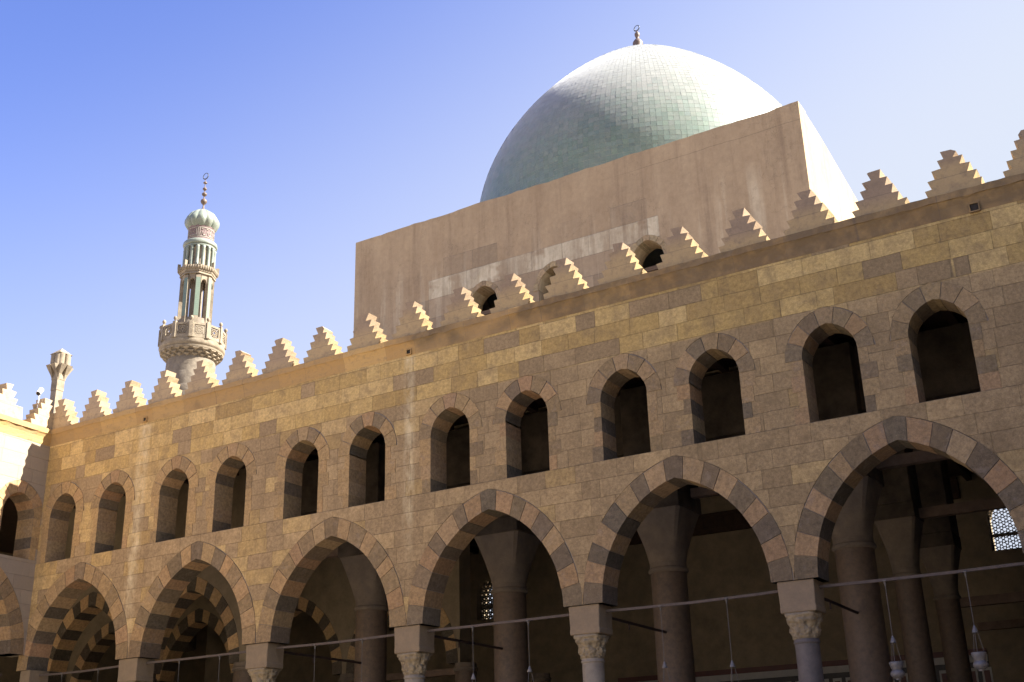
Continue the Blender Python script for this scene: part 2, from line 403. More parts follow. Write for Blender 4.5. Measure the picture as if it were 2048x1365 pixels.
def front_face(mb, n, f):
    """the outer face of a wedge stone has lost part of its colour to the weather"""
    if f <= 0: return
    i = len(mb.c) - n - 2; c = mb.c[i]; q = min(1, f*R.uniform(.5, 1.35))
    mb.c[i] = tuple(a*(1-q) + b*q for a, b in zip(c, (.315, .225, .138)))
def ring(mb, cx, zs, a, h, t, ya, yb, nv, pick, seed=0, proud=.012, mortar=True, gap=.006, front=0.):
    """arch ring of separate wedge stones; pick(i, side) gives the stone's colour; i = 0 at the springing, nv = key"""
    rho, _ = arc(a, h)
    th = math.acos((rho-a)/rho); thx = math.acos((rho-a)/(rho+t))
    stp = th/(nv+.5)
    rr = random.Random(seed)
    def pt(side, w, r):
        return (cx + side*(a - rho + r*cos(w)), zs + r*sin(w))
    if mortar:
        mb.mat = 1
        for side in (-1, 1):
            ns = 14
            for i in range(ns):
                w0, w1 = th*i/ns, th*(i+1)/ns
                e0, e1 = thx*i/ns, thx*(i+1)/ns
                mb.prism([pt(side, w0, rho+.012), pt(side, w1, rho+.012), pt(side, e1, rho+t-.004), pt(side, e0, rho+t-.004)], ya+.014, yb-.01)
        mb.mat = 0
    for side in (-1, 1):
        bd = [stp*i + (rr.uniform(-.16, .16)*stp if 2 < i < nv else 0) for i in range(nv+1)]
        for i in range(nv):
            g = gap/rho
            w0, w1 = bd[i] + (g if i else 0), bd[i+1] - g
            mb.col = jit(pick(i, side), .14)
            f0, f1 = w0*thx/th, w1*thx/th
            ri = rho + rr.uniform(-.004, .006); re = rho + t + rr.uniform(-.03, .0)
            wm = (w0+w1)/2; fm = (f0+f1)/2
            y = ya - rr.uniform(.001, proud)
            mb.prism([pt(side, w0, ri), pt(side, wm, ri), pt(side, w1, ri), pt(side, f1, re), pt(side, fm, re+.004), pt(side, f0, re)], y, yb + rr.uniform(.001, .008)); front_face(mb, 6, front)
    g = gap/rho; w = stp*nv + g
    mb.col = jit(pick(nv, 0), .14)
    y = ya - rr.uniform(.001, proud)
    fw = w*thx/th
    mb.prism([pt(-1, w, rho), pt(-1, th, rho), pt(1, w, rho), pt(1, fw, rho+t-.006), pt(1, thx, rho+t-.006), pt(-1, fw, rho+t-.006)], y, yb+.004); front_face(mb, 6, front*.55)
    mb.col = (1, 1, 1)

def arcade(root, cxs, x0, x1, woff, zsp=5.28, rise=2.33, sill=8.235, wseed=0, wm='wall'):
    """courtyard wall: banded arches below, paired windows above"""
    A, T = 1.79, .455
    WA, WH, WT, WSP = .554, .65, .35, 9.55
    ops = []; wins = []
    _, ext = arc(A, rise, T)
    for c in cxs:
        ops.append(Opening(c-A-T+.002, c+A+T-.002, zsp-1, lambda x, c=c: zsp + ext(x-c)))
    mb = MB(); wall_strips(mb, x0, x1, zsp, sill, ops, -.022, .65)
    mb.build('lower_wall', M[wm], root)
    ops = []
    _, wext = arc(WA, WH, WT)
    for c in cxs:
        for s in (-1, 1):
            w = c + s*woff
            if x0+.9 > w or w > x1-.5: 
                if not (x0+.55 < w < x1-.5): continue
            wins.append(w)
            top = lambda x, w=w: WSP + wext(x-w)
            ops.append(Opening(w-WA, w+WA, sill, top))
            ops.append(Opening(w-WA-WT+.002, w-WA, WSP, top)); ops.append(Opening(w+WA, w+WA+WT-.002, WSP, top))
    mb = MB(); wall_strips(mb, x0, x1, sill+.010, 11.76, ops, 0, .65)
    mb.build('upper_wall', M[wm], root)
    for j, c in enumerate(cxs):
        mb = MB()
        fade = [R.random() for _ in range(12)]
        def pick(i, side):
            if i < 4 and side:
                pr = random.Random((j + (side > 0))*17 + i + wseed)
                if i % 2 == 0:
                    q = pr.uniform(0, .55); return tuple(d*(1-q)+f*q for d, f in zip(DARK, FADE))
                return PINK if pr.random() < .6 else SAND
            if i % 2 == 0: 
                q = fade[i]*.75 + (0 if i < 5 else .15)
                q = min(1, max(0, q + (R.uniform(-.15, .15))))
                return tuple(d*(1-q)+f*q for d, f in zip(DARK, FADE))
            return PINK if R.random() < .55 else SAND
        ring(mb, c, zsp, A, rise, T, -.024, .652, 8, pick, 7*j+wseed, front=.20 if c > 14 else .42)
        mb.build('arch', [M['vous'], M['mortar']], root)
    for j, w in enumerate(wins):
        mb = MB()
        fd = R.random()*.6
        right = min(1., max(0., (w-6)/16))
        def pickw(i, side):
            if i % 2 == 0:
                q = min(1, fd + R.uniform(0, .5))
                return tuple(d*(1-q)+f*q for d, f in zip(DARK, FADE))
            return PINK if R.random() < .5 else SAND
        ring(mb, w, WSP, WA, WH, WT, -.003, .652, 3, pickw, 31*j+wseed, .010, front=.85 - .55*right)
        z = sill+.006; i = 0
        while z < WSP-.02:
            zt = min(z+.328, WSP-.003)
            for s in (-1, 1):
                wd = R.uniform(.14, .36)
                if (i + (s > 0)*(j % 2)) % 2 == 0 and R.random() < .45 + .4*right:
                    q = R.uniform(.0, .7); mb.col = jit(tuple(d*(1-q)+f*q for d, f in zip(DARK, FADE)))
                else:
                    mb.col = jit(R.choice([SAND, SAND, PINK, (.23, .17, .122)]))
                xa = w + s*(WA-.004); xb = w + s*(WA+wd)
                mb.box((min(xa, xb), -.004-R.uniform(0, .006), z), (max(xa, xb), .654, zt-.006)); q = min(1, (.85 - .55*right)*R.uniform(.5, 1.3)); mb.c[-4] = tuple(a_*(1-q) + b_*q for a_, b_ in zip(mb.c[-4], (.315, .225, .138)))
            z = zt; i += 1
        mb.col = (1, 1, 1)
        mb.build('window_surround', [M['vous'], M['mortar']], root)
    # cornice: a shallow cavetto under a fillet
    mb = MB()
    prof = [(0.3, 11.76), (-.004, 11.76), (-.012, 11.80), (-.022, 11.88), (-.042, 11.97), (-.075, 12.05), (-.098, 12.09), (-.115, 12.095), (-.115, 12.235), (-.10, 12.245), (.65, 12.245), (.65, 11.76)]
    n = max(2, int((x1-x0)/.18)); vs = []
    for i in range(n+1):
        x = x0 + (x1-x0)*i/n
        for (y, z) in prof:
            q = .010 if y < -.09 else .004
            vs.append((x, y + R.uniform(-q, q), z + R.uniform(-q, q)*(1 if z > 12 else .3)))
    m = len(prof)
    fs = [(i*m+k, (i+1)*m+k, (i+1)*m+(k+1) % m, i*m+(k+1) % m) for i in range(n) for k in range(m)]
    fs += [tuple(range(m)), tuple(n*m+k for k in range(m-1, -1, -1))]
    mb.add(vs, fs); mb.build('cornice', M['cornice'], root)
    return wins

def merlon_mesh(seed, tiers=5, block=0.):
    """stepped merlon, each step a little wider at its top; local base centre at the origin"""
    r = random.Random(seed); mb = MB(); hh = .19
    half = [.55, .45, .35, .25, .155][5-tiers:] if tiers < 5 else [.55, .45, .35, .25, .155]
    y0, y1 = -.0, .36
    z = 0.
    if block: mb.prism([(-.56, 0), (.58, 0), (.55, block), (-.54, block)], y0, y1); z = block
    right_, left_ = [], []
    for i, w in enumerate(half):
        h = hh*r.uniform(.95, 1.04)
        right_ += [(w - .075 + r.uniform(-.012, .012), z), (w + r.uniform(-.025, .012), z+h - r.uniform(0, .012))]
        left_ += [(-w + .075 + r.uniform(-.012, .012), z), (-w + r.uniform(-.012, .025), z+h - r.uniform(0, .012))]
        z += h
    ol = right_ + left_[::-1]
    if r.random() < .45:      # a broken top corner
        q = len(right_) - 1; (xa_, za_), (xb_, zb_) = ol[q], ol[q+1]; ch = r.uniform(.03, .09)
        ol[q:q+2] = [(xa_, za_-ch*.9), (xa_-ch, za_-.005), (xb_, zb_)] if r.random() < .5 else [(xa_, za_), (xb_+ch, zb_-.005), (xb_, zb_-ch*.9)]
    mb.prism([(x + r.uniform(-.012, .012), zz + r.uniform(-.01, .01)*(zz > .05)) for x, zz in ol], y0, y1)
    n_ = len(ol)
    for q in range(n_):
        x, y, zz = mb.v[n_+q]; mb.v[n_+q] = (x + r.uniform(-.015, .015), y, zz + r.uniform(-.012, .012)*(zz > .05))
    return mb

def bevelled(o, w=.012, seg=1):
    md = o.modifiers.new('bevel', 'BEVEL'); md.width = w; md.segments = seg; md.limit_method = 'ANGLE'; md.angle_limit = radians(40)
    return o

# ------------------------------------------------------------------ ground
g = MB(); g.add([(-400, -400, 0), (400, -400, 0), (400, 400, 0), (-400, 400, 0)], [(0, 1, 2, 3)])
tag(g.build('courtyard_ground', M['ground'], recalc=False), 'pale limestone paving of the mosque courtyard', 'ground', kind='structure')

# ------------------------------------------------------------------ main arcade wall (faces -y)
X0 = -1.819; P_ = 4.5
CX = [X0 + P_*k for k in range(1, 8)]
front = thing('arcade_wall', 'long shaded courtyard wall of six banded arches with paired windows and stepped merlons, below the green dome', 'wall', (.7, 0, 0))
def rel(root):
    """parts are modelled in world coordinates; bring them under the thing's base"""
    inv = Matrix.Translation(root.location).inverted()
    for c in root.children:
        if not c.get('_rel'):
            c.data.transform(inv @ Matrix.Identity(4)) if c.data.users == 1 else None
            c['_rel'] = 1
XR = CX[-1] + P_/2 + 1.6
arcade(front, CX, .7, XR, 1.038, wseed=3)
# impost blocks on the columns
PX = [CX[0] - P_/2 + P_*k for k in range(1, 9)]
for x in PX:
    mb = MB(); w = .345
    mb.prism([(x-w, 4.69), (x+w, 4.69), (x+w+.004, 4.79), (x+w-.006, 4.81), (x+w+.012, 5.275), (x-w-.012, 5.275), (x-w+.006, 4.81), (x-w-.004, 4.79)], .004, .60)
    bevelled(mb.build('impost_block', M['impost'], front), .014)
mb = MB(); mb.box((.62, .0, 0), (1.02, .62, 5.275)); mb.build('corner_pier', M['impost'], front)
mb = MB(); mb.box((32.35, .0, 0), (XR, .62, 5.275)); mb.build('corner_pier', M['impost'], front)
# timber tie rods between the imposts
for c in CX[:7]:
    mb = MB(); sag = -R.uniform(.0, .035); n = 8; a, b = c-1.90, c+1.90; vs = []
    for i in range(n+1):
        x = a + (b-a)*i/n; z = 5.16 + sag*sin(pi*i/n) + R.uniform(-.003, .003); y = .33 + R.uniform(-.003, .003)
        vs += [(x, y-.026, z-.026), (x, y+.026, z-.026), (x, y+.026, z+.026), (x, y-.026, z+.026)]
    fs = [(i*4+k, (i+1)*4+k, (i+1)*4+(k+1) % 4, i*4+(k+1) % 4) for i in range(n) for k in range(4)] + [(0,1,2,3), tuple(n*4+k for k in (3,2,1,0))]
    mb.add(vs, fs); mb.build('tie_rod', M['rod'], front)
# drain spouts
for x, w in ((13.97, .055), (4.78, .05), (27.25, .075)):
    mb = MB(); z = 11.84
    mb.box((x-w-.02, -.06, z-w-.02), (x-w, .0, z+w+.02)); mb.box((x+w, -.06, z-w-.02), (x+w+.02, .0, z+w+.02))
    mb.box((x-w, -.06, z-w-.022), (x+w, .0, z-w)); mb.box((x-w, -.06, z+w), (x+w, .0, z+w+.022))
    mb.mat = 1; mb.box((x-w-.001, -.034, z-w-.001), (x+w+.001, -.03, z+w+.001))
    mb.build('drain_spout', [M['cornice'], M['dark']], front)
# merlons
k = 0
for i in range(-3, 22):
    x = 5.32 + 1.4425*i
    if x > XR-.3: break
    mb = merlon_mesh(100+i)
    o = mb.build('merlon', M['merlon']); o.location = (x, -.015 + R.uniform(-.012, .012), 12.243); o.rotation_euler = (0, 0, R.uniform(-.012, .012))
    o.parent = front; o['_rel'] = 1; o.location.x -= .7
rel(front)

# ------------------------------------------------------------------ side arcade wall (faces the sun)
side = thing('arcade_wall', 'sunlit return wall at the far corner, bright above and striped below by the merlon shadows', 'wall', (.7, 0, 0), radians(94.3))
SXC = [-2.33 - 4.5*k for k in range(7)]
SL = SXC[-1] - 2.25
arcade(side, SXC, SL, .10, 1.5, zsp=5.70, rise=2.33, sill=8.335, wseed=50, wm='palewall')
for x in [c - 2.25 for c in SXC]:
    mb = MB(); mb.prism([(x-.38, 4.9), (x+.38, 4.9), (x+.39, 5.695), (x-.39, 5.695)], .012, .60); mb.box((x-.4, -.012, 4.79), (x+.4, .625, 4.897))
    bevelled(mb.build('impost_block', M['impost'], side), .014)
for c in SXC[:2]:
    mb = MB(); mb.box((c-1.9, .30, 5.13), (c+1.9, .36, 5.19)); mb.build('tie_rod', M['rod'], side)
for i, x in enumerate([-.30, -1.72] + [-1.72 - 1.44*q for q in range(1, 18)]):
    mb = merlon_mesh(300+i, 3, .42) if i == 1 else merlon_mesh(300+i)
    o = mb.build('merlon', M['merlon']); o.location = (x, -.015, 12.243); o.parent = side

wing_r = thing('arcade_wall', 'unseen return wall of the courtyard, added close by to darken the right bays', 'wall', (XR, 0, 0), radians(-90))  # unseen wing, set close to block sky and darken the facade's right side
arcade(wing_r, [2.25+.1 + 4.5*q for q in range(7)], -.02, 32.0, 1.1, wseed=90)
for q in range(8):
    x = .1 + 4.5*q; mb = MB(); mb.box((x-.35, .0, 0), (x+.35, .62, 5.275)); mb.build('pier', M['impost'], wing_r)
mb = MB(); mb.box((-.02, 6, 0), (32, 6.6, 12)); mb.build('back_wall', M['plaster'], wing_r)
mb = MB(); mb.box((-.02, .66, 11.6), (32, 5.99, 12)); mb.build('roof', M['roof'], wing_r)

# ------------------------------------------------------------------ marble columns of the arcade
def capital(mb, zb, zt, rb, ht, n=88):
    """worn leafy capital: round necking below, square abacus above, two tiers of leaves"""
    rows = 34; vs = []
    for i in range(rows+1):
        t = i/rows; z = zb + (zt-zb)*t
        for q in range(n):
            w = 2*pi*q/n
            sq = 1/max(abs(cos(w)), abs(sin(w)))
            bell = rb*(1.0 + .10*t + .55*max(0, t-.55)**1.4*2)
            k_ = max(0., (t-.62)/.38)**.8
            r = bell*(1-k_) + ht*(sq**.85)*k_*.99 + 0*w
            if .10 < t < .48: r += .055*abs(sin(4*w))*sin(pi*(t-.10)/.38)**.7*(t*2.2)
            if .40 < t < .80: r += .062*abs(cos(4*w))*sin(pi*(t-.40)/.40)**.7*(t*1.5)
            r += .03*mnoise.noise(Vector((cos(w)*4, sin(w)*4, z*9 + rb*50))) + .028*mnoise.noise(Vector((cos(w)*9, sin(w)*9, z*24)))
            if t < .05 or t > .95: r -= .012
            vs.append((r*cos(w), r*sin(w), z))
    fs = [(i*n+q, i*n+(q+1) % n, (i+1)*n+(q+1) % n, (i+1)*n+q) for i in range(rows) for q in range(n)]
    fs += [tuple(range(n-1, -1, -1)), tuple(rows*n+q for q in range(n))]
    mb.add(vs, fs)

def marble_column(label, x, y, zt=4.69, r0=.27, r1=.225, shaftmat='marble', rot=0, ht=.31, group='marble columns under the courtyard arches', name='marble_column'):
    t = thing(name, label, 'column', (x, y, 0), rot, group)
    mb = MB(); zc = zt - .47
    prof = [(r0, .42)] + [(r0 + (r1-r0)*(q/8)**1.5, .42 + (zc-.50-.42)*q/8) for q in range(1, 9)] + [(r1+.0, zc-.09), (r1+.018, zc-.07), (r1+.018, zc-.045), (r1+.004, zc-.03), (r1+.004, zc)]
    mb.lathe(prof, n=36); mb.build('shaft', M[shaftmat], t, 35)
    mb = MB(); capital(mb, zc+.002, zt-.004, r1+.008, ht); mb.build('capital', M['capital'], t, 'all')
    mb = MB(); mb.box((-.36, -.36, 0), (.36, .36, .2)); mb.lathe([(.35, .203), (.37, .25), (.35, .30), (.31, .33), (.33, .38), (.30, .418)], n=36)
    mb.build('base', M['marble'], t, 35)
    return t
colab = ['marble column at the first pier from the far corner, its capital just below the picture',
         'marble column with broken leafy capital, second pier from the far corner',
         'marble column with leafy capital at the middle pier, beside the bay with the lattice window',
         'cream marble shaft with leafy capital, between the two nearest interior bays',
         'dark grey marble shaft with worn capital at the pier nearest the two hanging glass lamps']
for i, x in enumerate(PX):
    lab = colab[i] if i < 5 else 'marble column of the arcade beyond the right edge of the picture'
    t = marble_column(lab, x, .31, rot=R.uniform(-.05, .05), shaftmat='darkmarble' if i == 4 else 'marble')
    t.location.z = 0
for i, c in enumerate(SXC[:6]):
    x = c - 2.25; v = Matrix.Rotation(radians(94.3), 4, 'Z') @ Vector((x, .31, 0))
    t = marble_column('marble column under the sunlit return wall, left of the picture', .7 + v.x, v.y, 4.79, rot=radians(94.3), group='marble columns under the return wall')

# ------------------------------------------------------------------ interior: inner arcades, columns, roof, rear wall
def inner_row(label, y, bays, x0, x1, ztop, banded):
    """bays: (centre, springing, rise)"""
    t = thing('inner_arcade', label, 'arcade', ((x0+x1)/2, y, 0))
    A, T = 1.76, .42; ops = []
    for c, zs, h in bays:
        _, ext = arc(A, h, T)
        ops.append(Opening(c-A-T+.002, c+A+T-.002, 3, lambda x, c=c, zs=zs, ext=ext: zs + ext(x-c)))
    zmin = min(b[1] for b in bays)
    mb = MB(); wall_strips(mb, x0, x1, zmin, ztop, ops, y+.008, y+.64)
    mb.build('spandrel_wall', M['plaster'], t)
    for j, (c, zs, h) in enumerate(bays):
        mb = MB()
        band = banded(c)
        def pick(i, side):
            if band: return (.07, .062, .06) if i % 2 == 0 else (.34, .245, .165)
            return R.choice([(.25, .20, .15), (.23, .185, .135), (.20, .165, .125), (.27, .21, .15)])
        ring(mb, c, zs, A, h, T, y, y+.65, 8, pick, int(y*10)+j, .006)
        mb.build('arch', [M['vous'], M['mortar']], t)
    rel(t)
    return t
LOWZ, HIGHZ = 5.5, 6.78
inner_row('banded inner arches right behind the courtyard wall, seen through its two far bays', 4.15,
          [(-1.8, LOWZ, 2.33), (2.68, LOWZ, 2.33)], -4.06, 5.3, 11.35, lambda c: c < 5)
inner_row('second row of dark banded arches deep in the far corner of the hall', 8.85,
          [(-6.3, LOWZ, 2.33), (-1.8, LOWZ, 2.33), (2.68, LOWZ, 2.33), (7.18, LOWZ, 2.33)], -8.6, 9.43, 11.35, lambda c: True)
def inner_col(label, x, y, zt, r=.43, pier=False):
    t = thing('granite_column', label, 'column', (x, y, 0), 0, 'granite columns inside the hall')
    if pier:
        mb = MB(); vs = []; n = 48; rows = 10
        for i in range(rows+1):
            f = i/rows; z = zt + 1.22*f; k_ = f**.8; hw = (.44 + .24*f**1.25)*r/.43
            for q in range(n):
                w = 2*pi*(q+.5)/n; sq = 1/max(abs(cos(w)), abs(sin(w))); rr_ = hw*(1-k_) + hw*k_*min(sq, 1.38)
                vs.append((rr_*cos(w), rr_*sin(w), z))
        mb.add(vs, [(i*n+q, i*n+(q+1) % n, (i+1)*n+(q+1) % n, (i+1)*n+q) for i in range(rows) for q in range(n)] + [tuple(range(n-1, -1, -1)), tuple(rows*n+q for q in range(n))])
        mb.build('springer', M['inner'], t, 30)
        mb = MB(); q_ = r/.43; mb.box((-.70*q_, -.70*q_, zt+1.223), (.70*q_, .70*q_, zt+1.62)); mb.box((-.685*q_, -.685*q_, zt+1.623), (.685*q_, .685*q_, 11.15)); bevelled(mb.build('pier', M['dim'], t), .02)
    mb = MB(); mb.lathe([(r*1.06, .35), (r*1.03, 2.), (r, zt-.25)], n=36); mb.build('shaft', M['granite'], t, 35)
    mb = MB(); mb.lathe([(r+.02, zt-.248), (r+.055, zt-.21), (r+.05, zt-.15), (r+.015, zt-.12), (r+.01, zt-.002)], n=36); mb.build('capital_ring', M['inner'], t, 35)
    mb = MB(); mb.box((-.56, -.56, 0), (.56, .56, .2)); mb.lathe([(.54, .203), (.55, .28), (.48, .347)], n=36); mb.build('base', M['inner'], t)
    return t
GX = [-4.06, .44, 4.94, 9.43, 13.93, 18.43, 22.93, 27.43, 31.93]
lab = {9.43: 'granite column seen through the fourth arch from the right, plain flaring springer on top', 13.93: 'stout granite column in the middle of the bay with the small lattice window',
       18.43: 'reddish granite column in front of the plastered rear wall', 22.93: 'dark granite column just left of the two white glass lamps'}
for x in GX:
    zt = HIGHZ if x > 8 else LOWZ
    inner_col(lab.get(x, 'granite column in the deep shade of the hall'), x, 4.47, zt, pier=x > 8)
for y in (9.17, 13.7):
    for x in GX:
        if 10 < x < 22: continue
        inner_col('granite column in the deep shade of the hall', x, y, HIGHZ if x > 10 else LOWZ, .33, pier=x > 10)
hall = thing('prayer_hall', 'dark roofed prayer hall behind the arches, timber ceiling and plastered rear wall', 'building', (15, 10, 0))
YB = 19.3
# rear wall with lattice windows
ops = []
GW = [(3.75, 8.45, .46, 1.10), (23.95, 8.75, .46, 1.15), (28.5, 8.75, .46, 1.15), (-.75, 8.45, .46, 1.1), (8.2, 8.45, .46, 1.1)]
for c, zb, a, h in GW:
    _, e = arc(a, .5); ops.append(Opening(c-a, c+a, zb, lambda x, c=c, zb=zb, h=h, e=e: zb + h + e(x-c)))
mb = MB(); wall_strips(mb, -12, 38, 0, 12.0, ops, YB, YB+.9); mb.build('rear_wall', M['plaster'], hall)
for c, zb, a, h in GW:
    mb = MB(); Lp = .105
    y0 = YB+.30
    def inside(x, z):
        if z < zb or abs(x-c) > a: return False
        return z < zb + h + sqrt(max(0, .0001 + (a*1.05)**2 - (x-c)**2))
    def bar(p, q, w=.026 if c < 10 else .011):
        (xa, za), (xb, zb_) = p, q; d = sqrt((xb-xa)**2+(zb_-za)**2)
        if not (inside(*p) or inside(*q)) or d < 1e-6: return
        nx, nz = -(zb_-za)/d*w, (xb-xa)/d*w
        mb.prism([(xa+nx, za+nz), (xb+nx, zb_+nz), (xb-nx, zb_-nz), (xa-nx, za-nz)], y0, y0+.05)
    # ten-pointed rosettes on a hexagonal grid
    for iy in range(-1, 13):
        for ix in range(-6, 7):
            ox = c + (ix + .5*(iy % 2))*.19; oz = zb + .06 + iy*.165
            pts = []
            for q in range(12):
                w = pi*q/6 + .1; rr_ = .095 if q % 2 == 0 else .055
                pts.append((ox + rr_*cos(w), oz + rr_*sin(w)))
            for q in range(12): bar(pts[q], pts[(q+1) % 12])
    mb.box((c-a, y0-.01, zb+.50), (c+a, y0+.06, zb+.60))
    mb.prism([(c-a, zb), (c+a, zb), (c+a, zb+.06), (c-a, zb+.06)], y0-.008, y0+.058)
    for s in (-1, 1): mb.box((min(c+s*a, c+s*(a-.045)), y0-.006, zb+.06), (max(c+s*a, c+s*(a-.045)), y0+.056, zb+h+.1))
    mb.build('lattice_window', M['lattice'], hall)
# carved timber frieze and marble dado under the dome
mb = MB(); mb.box((9.6, YB-.12, 10.7), (22.8, YB-.002, 11.25)); mb.box((9.6, YB-.2, 11.25), (22.8, YB-.002, 11.36)); mb.box((9.6, YB-.16, 10.62), (22.8, YB-.002, 10.697))
for i in range(33): mb.box((9.7+i*.4, YB-.145, 10.78), (9.97+i*.4, YB-.119, 11.17))
mb.build('wooden_frieze', M['wood'], hall)
mb = MB(); mb.mat = 0; mb.box((9.6, YB-.06, 5.30), (22.8, YB-.002, 5.52)); mb.mat = 1; mb.box((9.6, YB-.075, 5.525), (22.8, YB-.002, 5.70))
mb.mat = 2; mb.box((9.6, YB-.05, 0), (22.8, YB-.002, 5.297))
for i in range(30):
    x = 9.8 + i*.44
    mb.mat = 0; mb.box((x, YB-.064, 4.35), (x+.30, YB-.049, 5.12)); mb.mat = 1; mb.box((x+.06, YB-.072, 4.45), (x+.24, YB-.063, 5.02))
mb.build('marble_dado', [M['marblewhite'], M['marblered'], M['marbleblack']], hall)
# ceiling slabs around the dome opening, with timber beams
mb = MB()
for a, b in (((-12, .66, 11.4), (9.0, YB, 11.75)), ((22.4, .66, 11.4), (38, YB, 11.75)), ((9.0, .66, 11.4), (22.4, 4.48, 11.75))): mb.box(a, b)
mb.build('ceiling', M['wood'], hall)
mb = MB()
for a, b in (((-12, .66, 11.753), (8.4, YB+.9, 12.0)), ((23.1, .66, 11.753), (38, YB+.9, 12.0)), ((8.4, .66, 11.753), (23.1, 4.4, 12.0))): mb.box(a, b)
mb.build('roof', M['roof'], hall)
for x in [q*.9 - 3 for q in range(0, 42)]:
    if x > 34.5: continue
    mb = MB(); y1 = 4.14 if 9 < x < 22.4 else 19.2
    mb.box((x, .67, 11.16), (x+.18, y1, 11.398)); mb.build('ceiling_beam', M['wood'], hall)
for xa, xb in ((5.32, 8.74), (10.12, 13.24), (14.62, 17.74), (19.12, 22.24), (23.62, 26.74)):
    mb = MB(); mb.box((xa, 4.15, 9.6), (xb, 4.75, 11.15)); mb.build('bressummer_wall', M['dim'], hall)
# tie beams
for (xa, xb, y, z, h) in ((19.15, 22.2, 4.5, 8.42, .22), (23.65, 31.9, 4.5, 8.42, .24), (22.95, 31.9, 9.17, 8.16, .26), (22.95, 36, 13.7, 6.45, .26), (22.95, 36, 17.6, 6.2, .24), (5.32, 8.7, 4.4, 8.35, .22), (10.15, 13.2, 4.4, 8.35, .22), (4.94, 9.4, 9.17, 5.3, .2), (.5, 9.4, 9.17, 8.4, .2), (14.65, 17.7, 4.4, 8.40, .22)):
    mb = MB(); mb.box((xa, y, z-h/2), (xb, y+.22, z+h/2)); mb.build('tie_beam', M['beam'], hall)
# iron rods from the imposts back to the inner columns
for x in PX[1:6]:
    mb = MB(); mb.tube((x, .60, 5.15), (x, 4.1, 5.12), .032, 8); mb.tube((x, 2.1, 5.13), (x, 2.1, 4.98), .02, 6); mb.build('iron_rod', M['iron'], hall)
# end walls
mb = MB(); mb.box((37.2, .66, 0), (37.9, YB, 11.39)); mb.build('end_wall', M['plaster'], hall)
mb = MB(); mb.box((-12.7, -32, 0), (-12.0, YB+.9, 12)); mb.build('end_wall', M['plaster'], hall)
rel(hall)
wing = thing('side_gallery', 'roofed gallery behind the sunlit return wall', 'building', (-6, -15, 0))
mb = MB(); mb.add([(-12, -32, 11.5), (2.5, -32, 11.5), (.0, .64, 11.5), (-12, .64, 11.5), (-12, -32, 12), (2.5, -32, 12), (.0, .64, 12), (-12, .64, 12)], [(0,3,2,1),(4,5,6,7),(0,1,5,4),(1,2,6,5),(2,3,7,6),(3,0,4,7)])
mb.build('roof', M['roof'], wing); rel(wing)

# ------------------------------------------------------------------ dome block
dome = thing('domed_block', 'square stained plaster block carrying a large green tiled dome', 'building', (15.5, 12, 11))
FX0, FX1, FY, ZT = 8.52, 23.02, 4.5, 18.20
ops = []
for c in (13.28, 15.62, 18.50):
    _, e = arc(.50, .62); ops.append(Opening(c-.5, c+.5, 13.1, lambda x, c=c, e=e: 14.84 + e(x-c)))
mb = MB(); wall_strips(mb, FX0, FX1, 11.36, 17.9, ops, FY, FY+.62)
# uneven top course
n = 70
for i in range(n):
    xa, xb = FX0 + (FX1-FX0)*i/n, FX0 + (FX1-FX0)*(i+1)/n
    f = lambda x: ZT - .02 + .05*mnoise.noise(Vector((x*.8, 3, 1))) + .03*mnoise.noise(Vector((x*3, 1, 2))) - (.10*max(0, 1-(x-FX0)/.25))
    mb.prism([(xa, 17.9), (xb, 17.9), (xb, f(xb)), (xa, f(xa))], FY, FY+.62)
bl = mb.build('front_wall', M['drum'], dome)
def wallrun(pts, th, z0, z1, nm):
    mb = MB(); vs = []
    for (x, y, nx, ny) in pts:
        vs += [(x, y, z0), (x-nx*th, y-ny*th, z0), (x-nx*th, y-ny*th, z1), (x, y, z1)]
    m = len(pts); fs = [(i*4+k, (i+1)*4+k, (i+1)*4+(k+1) % 4, i*4+(k+1) % 4) for i in range(m-1) for k in range(4)] + [(0,1,2,3), tuple((m-1)*4+k for k in (3,2,1,0))]
    mb.add(vs, fs); return mb.build(nm, M['drum'], dome)
wallrun([(23.02, FY+.001, 1, 0), (22.956, 6.63, 1, .02), (22.75, 10.9, 1, .05), (22.45, 16, 1, .05), (22.2, 20.9, 1, .05)], .62, 11.36, ZT-.01, 'flank_wall')
wallrun([(FX0, FY+.001, -1, 0), (FX0, 20.9, -1, 0)], .62, 11.36, ZT-.02, 'flank_wall')
mb = MB(); mb.box((FX0+.61, 20.1, 12.003), (22.2-.6, 20.9, ZT-.03)); mb.build('back_wall', M['drum'], dome)
DX, DY, DR, DZ, DH = 15.14, 12.84, 6.21, 20.15, 7.735
# flat roof of the block, a ring around the drum
mb = MB(); n = 48; inner = [(DX + (DR-.3)*cos(2*pi*i/n), DY + (DR-.3)*sin(2*pi*i/n)) for i in range(n)]
def sqp(w):
    c_, s_ = cos(w), sin(w); tmin = 1e9
    for d, lim in ((c_, (22.12-DX) if c_ > 0 else (FX0+.6-DX)), (s_, (20.3-DY) if s_ > 0 else (FY+.6-DY))):
        if abs(d) > 1e-6: tmin = min(tmin, lim/d)
    return (DX + tmin*c_, DY + tmin*s_)
outer = [sqp(2*pi*i/n) for i in range(n)]
for i in range(n):
    j = (i+1) % n
    mb.add([(*inner[i], 17.75), (*inner[j], 17.75), (*outer[j], 17.75), (*outer[i], 17.75), (*inner[i], 17.95), (*inner[j], 17.95), (*outer[j], 17.95), (*outer[i], 17.95)],
           [(0,3,2,1),(4,5,6,7),(0,1,5,4),(2,3,7,6)])
mb.build('roof', M['roof'], dome)
